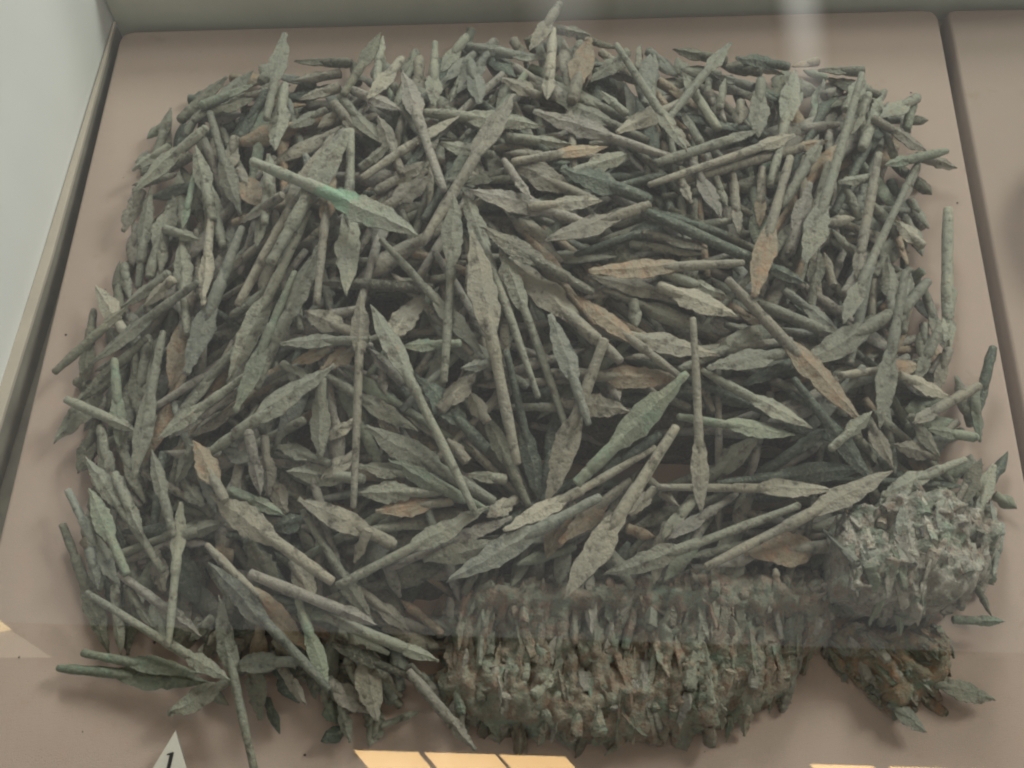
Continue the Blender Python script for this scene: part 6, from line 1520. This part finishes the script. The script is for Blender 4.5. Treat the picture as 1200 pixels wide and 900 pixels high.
def arrow_sections(L, w, rod, rng, lod=1):
    bl = min(L * rng.uniform(.60, .74), w * rng.uniform(2.9, 3.7)) if L > w * 3.2 else L * .78
    if L > w * 6.5: bl *= 1.12
    if w < rod * 1.5: bl = min(bl, w * 3)
    sh = min(L - bl, w * rng.uniform(.9, 1.6)) * .9
    x_t = L - bl - sh
    bend_y, bend_z = rng.uniform(-1, 1) * L * .008, rng.uniform(-1, 1) * L * .008
    def bend(x):
        s = math.sin(math.pi * x / L); return bend_y * s, bend_z * s
    tang = []
    nt_ = 7 if lod else 3
    end_cut = rng.uniform(.65, .95)
    tang.append((-.0004, rod * end_cut * .55, rod * end_cut * .55, 1, 0, 0))
    for i in range(nt_ + 1):
        s = i / nt_; x = max(.0006, x_t * s)
        r_ = rod * (end_cut + (1.0 - end_cut) * min(1, s * 2)) * (1 + .06 * math.sin(9 * s + w * 900))
        tang.append((x, r_, r_, 1, *bend(x)))
    step = rng.uniform(1.05, 1.30) if w > rod * 1.5 else 1.02
    for s in ((.06, .35, .75, 1.0) if lod else (.1, 1.0)):
        x = x_t + sh * s; r_ = rod * (step if s < .8 else step * .96)
        tang.append((x, r_, r_, .9, *bend(x)))
    tang.append((x_t + sh + w * .30, rod * 1.0, rod * .9, .8, *bend(x_t + sh + w * .3)))
    tang.append((x_t + sh + w * .75, rod * .45, rod * .62, .8, *bend(x_t + sh + w * .75)))
    # leaf blade, shoulder then long curve to the point
    blade = []
    x0 = x_t + sh * .93; bl_ = L - x0
    shoulder = rng.uniform(.25, .85); pk = rng.uniform(.28, .42); th = max(rod * .80, w * .25); ex_ = rng.uniform(1.5, 2.0)
    nb = 16 if lod else 6; cut = rng.uniform(.86, .97) if rng.random() < .3 else 1.0; skew = 0.0
    nick_l = rng.random() * .8 + .1
    for i in range(nb + 1):
        s = i / nb
        if s < pk:
            q = s / pk; prof = (1 - (1 - q) ** (1.2 + shoulder)) * (1 - .42) + .42
        else:
            q = (s - pk) / (1 - pk); prof = max(.035, (1 - q ** ex_))
        prof *= 1 + rng.uniform(-.07, .05) - (.16 * rng.random() if abs(s - nick_l) < .06 else 0)
        if s > cut: prof = max(prof, .30 + .1 * rng.random()) if s < .999 else .22
        skew = skew * .5 + rng.uniform(-.045, .045) * w
        tt = th * (1 - .62 * max(0, s - .1) / .9) if s < .97 else th * .16
        blade.append((x0 + bl_ * s, max(w * prof, rod * .5 if s < .02 else .0008), tt, .25 if s < .06 else .12, bend(min(L, x0 + bl_ * s))[0] + (skew if .05 < s < .95 else 0), bend(min(L, x0 + bl_ * s))[1]))
    return tang, blade
def basis(tip, tail, rng, roll_=.42):
    X = (tip - tail); L = X.length; X.normalize()
    N = Vector((0, 0, 1)) + Vector((rng.uniform(-1, 1), rng.uniform(-1, 1), rng.uniform(-.2, .2))) * roll_
    N = (N - X * N.dot(X)).normalized(); Y = N.cross(X)
    return Matrix(((X.x, Y.x, N.x, tail.x), (X.y, Y.y, N.y, tail.y), (X.z, Y.z, N.z, tail.z), (0, 0, 0, 1))), L
def parse(line):
    a = line.split('|'); q = a[0].split(); v = [float(t) / 1000 for t in q[:8]]
    return Vector(v[0:3]), Vector(v[3:6]), v[6], v[7], q[8], (a[1] if len(a) > 1 else None)
rng = random.Random(11)
for line in ARROWS.strip().split('\n'):
    tip, tail, w, rod, t, label = parse(line)
    Mx, L = basis(tip, tail, rng, .20 if t in 'ov' else .32)
    e = empty('arrowhead', (0, 0, 0), label, 'arrowhead', 'loose bronze arrowheads in the heap'); e.matrix_world = Mx
    tang, blade = arrow_sections(L, w, rod, rng)
    seed = (rng.random(), rng.random(), rng.random(), 1)
    V, F = loft(blade, rng, .045); b_ = mesh_obj('blade', V, F, MAT[t], e, crease=True); b_.color = seed
    V, F = loft(tang, rng, .035); t_ = mesh_obj('tang', V, F, MAT['y' if t == 'o' else t], e); t_.color = seed
# arrowheads deeper in the heap: too many and too hidden to pick apart
rng = random.Random(23)
groups = {}
for line in BURIED.strip().split('\n'):
    tip, tail, w, rod, t, _ = parse(line)
    Mx, L = basis(tip, tail, rng, .5)
    for secs in arrow_sections(L, w, rod, rng, 0):
        V, F = loft(secs, rng, .05)
        vs, fs, ms = groups.setdefault('all', ([], [], []))
        o_ = len(vs); vs.extend(tuple(Mx @ Vector(v)) for v in V); fs.extend(tuple(i + o_ for i in f) for f in F); ms.extend([t] * len(F))
vs, fs, ms = groups['all']
keys = list(MAT)
ob = mesh_obj('buried_arrowheads', vs, fs, MAT['g'])
ob.data.materials.clear()
for k in keys: ob.data.materials.append(MAT[k])
ob.data.polygons.foreach_set('material_index', [keys.index(t) for t in ms]); ob.color = (.3, .38, .5, 1)
tag(ob, 'many more bronze arrowheads packed deeper in the heap', kind='stuff')

# soil and corrosion products that fill the heap
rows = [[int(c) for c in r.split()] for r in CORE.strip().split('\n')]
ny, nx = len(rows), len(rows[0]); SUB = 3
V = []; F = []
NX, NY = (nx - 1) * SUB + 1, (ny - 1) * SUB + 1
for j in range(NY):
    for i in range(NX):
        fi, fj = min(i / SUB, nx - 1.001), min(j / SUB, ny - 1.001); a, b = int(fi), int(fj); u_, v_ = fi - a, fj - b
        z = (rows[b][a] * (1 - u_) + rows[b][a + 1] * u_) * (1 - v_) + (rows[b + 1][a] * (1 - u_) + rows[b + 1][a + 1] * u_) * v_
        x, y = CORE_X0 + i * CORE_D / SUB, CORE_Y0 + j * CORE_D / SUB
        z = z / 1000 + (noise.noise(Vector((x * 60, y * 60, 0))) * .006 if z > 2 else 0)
        V.append((x, y, z))
for j in range(NY - 1):
    for i in range(NX - 1):
        q = (j * NX + i, j * NX + i + 1, (j + 1) * NX + i + 1, (j + 1) * NX + i)
        if max(V[k][2] for k in q) > -.0035: F.append(q)
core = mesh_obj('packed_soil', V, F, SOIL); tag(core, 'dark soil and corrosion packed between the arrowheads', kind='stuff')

# ------------------------------------------------------------------ fused pieces
def seg_dist(p, a, b):
    ab = (b[0] - a[0], b[1] - a[1]); t = max(0, min(1, ((p[0] - a[0]) * ab[0] + (p[1] - a[1]) * ab[1]) / (ab[0] ** 2 + ab[1] ** 2)))
    return math.hypot(p[0] - a[0] - t * ab[0], p[1] - a[1] - t * ab[1])
def in_poly(p, P):
    c = False
    for i in range(len(P)):
        a, b = P[i], P[i - 1]
        if (a[1] > p[1]) != (b[1] > p[1]) and p[0] < (b[0] - a[0]) * (p[1] - a[1]) / (b[1] - a[1]) + a[0]: c = not c
    return c
def fused(name, poly, top, soft, mat, bitmats, label, n_bits, size, step=None, seed=1, tilt=.4, amp=.009, direction=math.pi / 2, low_z=.0002):
    P = [(x / 1000, y / 1000) for x, y in poly]; rg = random.Random(seed)
    def height(x, y):
        if not in_poly((x, y), P): return None
        d = min(seg_dist((x, y), P[i - 1], P[i]) for i in range(len(P)))
        k = min(1, max(0, d + .012 * noise.noise(Vector((x * 55, y * 55, seed)))) / soft); z = top * (1 - (1 - k) ** 2.2) ** .55
        if step: z -= step[1] * (1 / (1 + math.exp((y - step[0]) / .0022))) * min(1, k * 2)
        ca, sa = math.cos(direction), math.sin(direction); al, ac = x * ca + y * sa, -x * sa + y * ca
        z += .009 * k * noise.noise(Vector((x * 16, y * 16, seed + 2)))
        z += amp * k * (noise.noise(Vector((ac * 95, al * 24, seed))) * 1.3 + noise.noise(Vector((x * 180, y * 150, seed + 4))) * .6 + noise.noise(Vector((x * 30, y * 30, seed + 9))))
        return max(.0005, z)
    cx, cy = sum(p[0] for p in P) / len(P), sum(p[1] for p in P) / len(P)
    e = empty(name, (cx, cy, 0), label, 'corroded mass', 'fused masses of corroded arrowheads')
    d = .0022; x0, x1 = min(p[0] for p in P), max(p[0] for p in P); y0, y1 = min(p[1] for p in P), max(p[1] for p in P)
    idx = {}; V = []; F = []
    ni, nj = int((x1 - x0) / d) + 2, int((y1 - y0) / d) + 2
    for j in range(nj):
        for i in range(ni):
            x, y = x0 + i * d, y0 + j * d; z = height(x, y)
            if z is not None:
                idx[i, j] = len(V); V.append((x + rg.uniform(-.3, .3) * d - cx, y + rg.uniform(-.3, .3) * d - cy, z))
    cells = {(i, j) for i in range(ni) for j in range(nj) if all(q in idx for q in ((i, j), (i + 1, j), (i + 1, j + 1), (i, j + 1)))}
    low = {}
    def lo(q):
        if q not in low:
            v = V[idx[q]]; low[q] = len(V); V.append((v[0], v[1], min(low_z, v[2])))
        return low[q]
    for (i, j) in cells:
        a, b, c, g = (i, j), (i + 1, j), (i + 1, j + 1), (i, j + 1)
        F.append((idx[a], idx[b], idx[c], idx[g]))
        for nb, (p, q) in (((i, j - 1), (a, b)), ((i + 1, j), (b, c)), ((i, j + 1), (c, g)), ((i - 1, j), (g, a))):
            if nb not in cells: F.append((idx[q], idx[p], lo(p), lo(q)))
    body = mesh_obj('crust', V, F, mat, e); body.color = (seed * .13 % 1, .5, .2, 1)
    # stubby blades and tangs that stick out of the crust; a dozen shapes shared
    protos = []
    for k in range(14):
        L = rg.uniform(.026, .058) * size; w = rg.uniform(.009, .016) * size; rod = rg.uniform(.006, .009) * size
        tang, blade = arrow_sections(L, w, rod, rg)
        V, F = loft(blade, rg, .14); V2, F2 = loft(tang, rg, .14) if k % 2 else ([], [])
        o_ = len(V); V += V2; F += [tuple(q + o_ for q in f) for f in F2]
        V = [(x - L / 2, y, z) for x, y, z in V]
        me = bpy.data.meshes.new('embedded_arrowhead'); me.from_pydata(V, [], F); me.polygons.foreach_set('use_smooth', [True] * len(me.polygons)); me.materials.append(bitmats[0]); crease_mesh(me); protos.append((me, L))
    got = 0; pts = []
    tries = 0
    while got < n_bits and tries < n_bits * 40:
        tries += 1
        x, y = rg.uniform(x0, x1), rg.uniform(y0, y1); z = height(x, y)
        if z is None or any((x - a) ** 2 + (y - b) ** 2 < (.0085 * size) ** 2 for a, b in pts): continue
        pts.append((x, y)); me, L = rg.choice(protos)
        g = direction + math.pi * rg.choice((0, 1)) + rg.gauss(0, .20 if rg.random() < .85 else .6)
        zz1, zz2 = height(x + math.cos(g) * L * .4, y + math.sin(g) * L * .4), height(x - math.cos(g) * L * .4, y - math.sin(g) * L * .4)
        if zz1 is None: zz1 = max(.004, z - .018)
        if zz2 is None: zz2 = max(.004, z - .018)
        sl = math.atan2(zz1 - zz2, L * .8)
        o = bpy.data.objects.new('embedded_arrowhead', me); link(o, e)
        o.location = (x - cx, y - cy, (zz1 + zz2) / 4 + z / 2 + rg.uniform(-.0060, .0004))
        o.scale = (rg.uniform(.7, 1.25), rg.uniform(.7, 1.3), rg.uniform(.9, 1.9))
        o.rotation_euler = (Matrix.Rotation(g, 3, 'Z') @ Matrix.Rotation(-sl + rg.gauss(0, tilt * .15), 3, 'Y') @ Matrix.Rotation(rg.uniform(-1.3, 1.3), 3, 'X')).to_euler()
        if len(bitmats) > 1:
            bm_ = rg.choice(bitmats)
            o.material_slots[0].link = 'OBJECT'; o.material_slots[0].material = bm_
        o.color = (rg.random(), rg.random(), rg.random(), 1); got += 1
    return e
fused('fused_slab', SLAB, .046, .035, CRUST, [CRUST, CRUST, CRUST, CRUST, MAT['k'], MAT['g']], 'large low slab of arrowheads corroded together along the front of the heap', 250, .95, step=(.152, .011), seed=3)
fused('fused_lump', LUMP, .074, .008, CRUST_PALE, [CRUST_PALE, CRUST_PALE, MAT['k'], MAT['b'], MAT['p']], 'smaller greyish lump of fused arrowheads with upright ribs, at the right end', 85, .8, seed=5, amp=.010, low_z=.030)
fused('fused_fragment', SHARD, .026, .022, CRUST_RUST, [CRUST_RUST, CRUST, MAT['b'], MAT['k']], 'low ragged fragment with orange rust, lying just in front of the greyish lump', 60, .8, seed=7, direction=2.3)
fused('fused_flake', CRUST_PART, .026, .02, CRUST_PALE, [CRUST_PALE, MAT['p'], MAT['b']], 'small greenish flake of fused blades at the heap\'s extreme right edge', 30, .8, seed=9, direction=1.2)

# ------------------------------------------------------------------ number card and neighbour
nc = empty('number_card', (-.245, .03, 0), 'small folded white triangular card bearing the numeral 1, below the heap', 'card')
ap, bl_, br_ = Vector((-.2415, .0550, .0165)), Vector((-.2690, .0080, .0006)), Vector((-.2240, .0095, .0006))
nrm = (br_ - bl_).cross(ap - bl_).normalized()
def slab_tri(name, a, b, c, n, th, mat, parent):
    vs = [a, b, c, a - n * th, b - n * th, c - n * th]
    return child_world(mesh_obj(name, [tuple(v) for v in vs], [(0, 1, 2), (5, 4, 3), (0, 3, 4, 1), (1, 4, 5, 2), (2, 5, 3, 0)], mat, parent, smooth=False))
slab_tri('front_face', ap, bl_, br_, nrm, .0006, CARD, nc)
bk_l, bk_r = Vector((-.2500, .0380, .0006)), Vector((-.2360, .0380, .0006))
slab_tri('rear_flap', ap - nrm * .0003 + Vector((0, .0009, -.0003)), bk_r, bk_l, Vector((0, .3, 1)).normalized(), .0006, CARD, nc)
ex = (br_ - bl_).normalized(); ey = nrm.cross(ex)
o0 = bl_ + ex * .0222 + ey * .0165 + nrm * .0003
stroke = [(0, 0), (.0028, 0), (.0060, .0150), (.0064, .0170), (.0052, .0172), (.0012, .0158), (.0010, .0150), (.0032, .0150)]
q = [o0 + ex * x + ey * y for x, y in stroke]
child_world(mesh_obj('numeral', [tuple(v) for v in q], [tuple(range(len(q)))], INK, nc, smooth=False))

# specks of corrosion and dust fallen on the linen
rg = random.Random(4); V = []; F = []
for _ in range(90):
    x, y = rg.uniform(-.40, .43), rg.uniform(.01, .72)
    s_ = rg.uniform(.0004, .0013); o_ = len(V)
    for q in ((1, 0, 0), (0, 1, 0), (-1, 0, 0), (0, -1, 0), (0, 0, 1)):
        V.append((x + q[0] * s_ * rg.uniform(.6, 1.4), y + q[1] * s_ * rg.uniform(.6, 1.4), .0003 + q[2] * s_ * .8))
    F += [(o_, o_ + 1, o_ + 4), (o_ + 1, o_ + 2, o_ + 4), (o_ + 2, o_ + 3, o_ + 4), (o_ + 3, o_, o_ + 4), (o_ + 3, o_ + 2, o_ + 1, o_)]
tag(mesh_obj('corrosion_crumbs', V, F, SOIL, smooth=False), 'tiny dark crumbs of corrosion scattered on the linen board', kind='stuff')

# dark bronze on the neighbouring board, only its rim reaches into the frame
prof = [(0, .002), (.055, .002), (.07, .006), (.088, .022), (.094, .040), (.100, .044), (.101, .047), (.096, .048), (.090, .042), (.082, .026), (.06, .012), (0, .010)]
V, F = [], []; n = 64
for (r_, z) in prof:
    for k in range(n): a = 2 * math.pi * k / n; V.append((r_ * math.cos(a), r_ * 1.05 * math.sin(a), z))
for i in range(len(prof) - 1):
    for k in range(n): F.append((i * n + k, i * n + (k + 1) % n, (i + 1) * n + (k + 1) % n, (i + 1) * n + k))
dish = mesh_obj('bronze_dish', V, F, MAT['t']); dish.location = (.603, .545, 0); dish.color = (.4, .3, .2, 1)
tag(dish, 'dark green bronze piece on the neighbouring board, just entering the frame', 'bronze vessel')
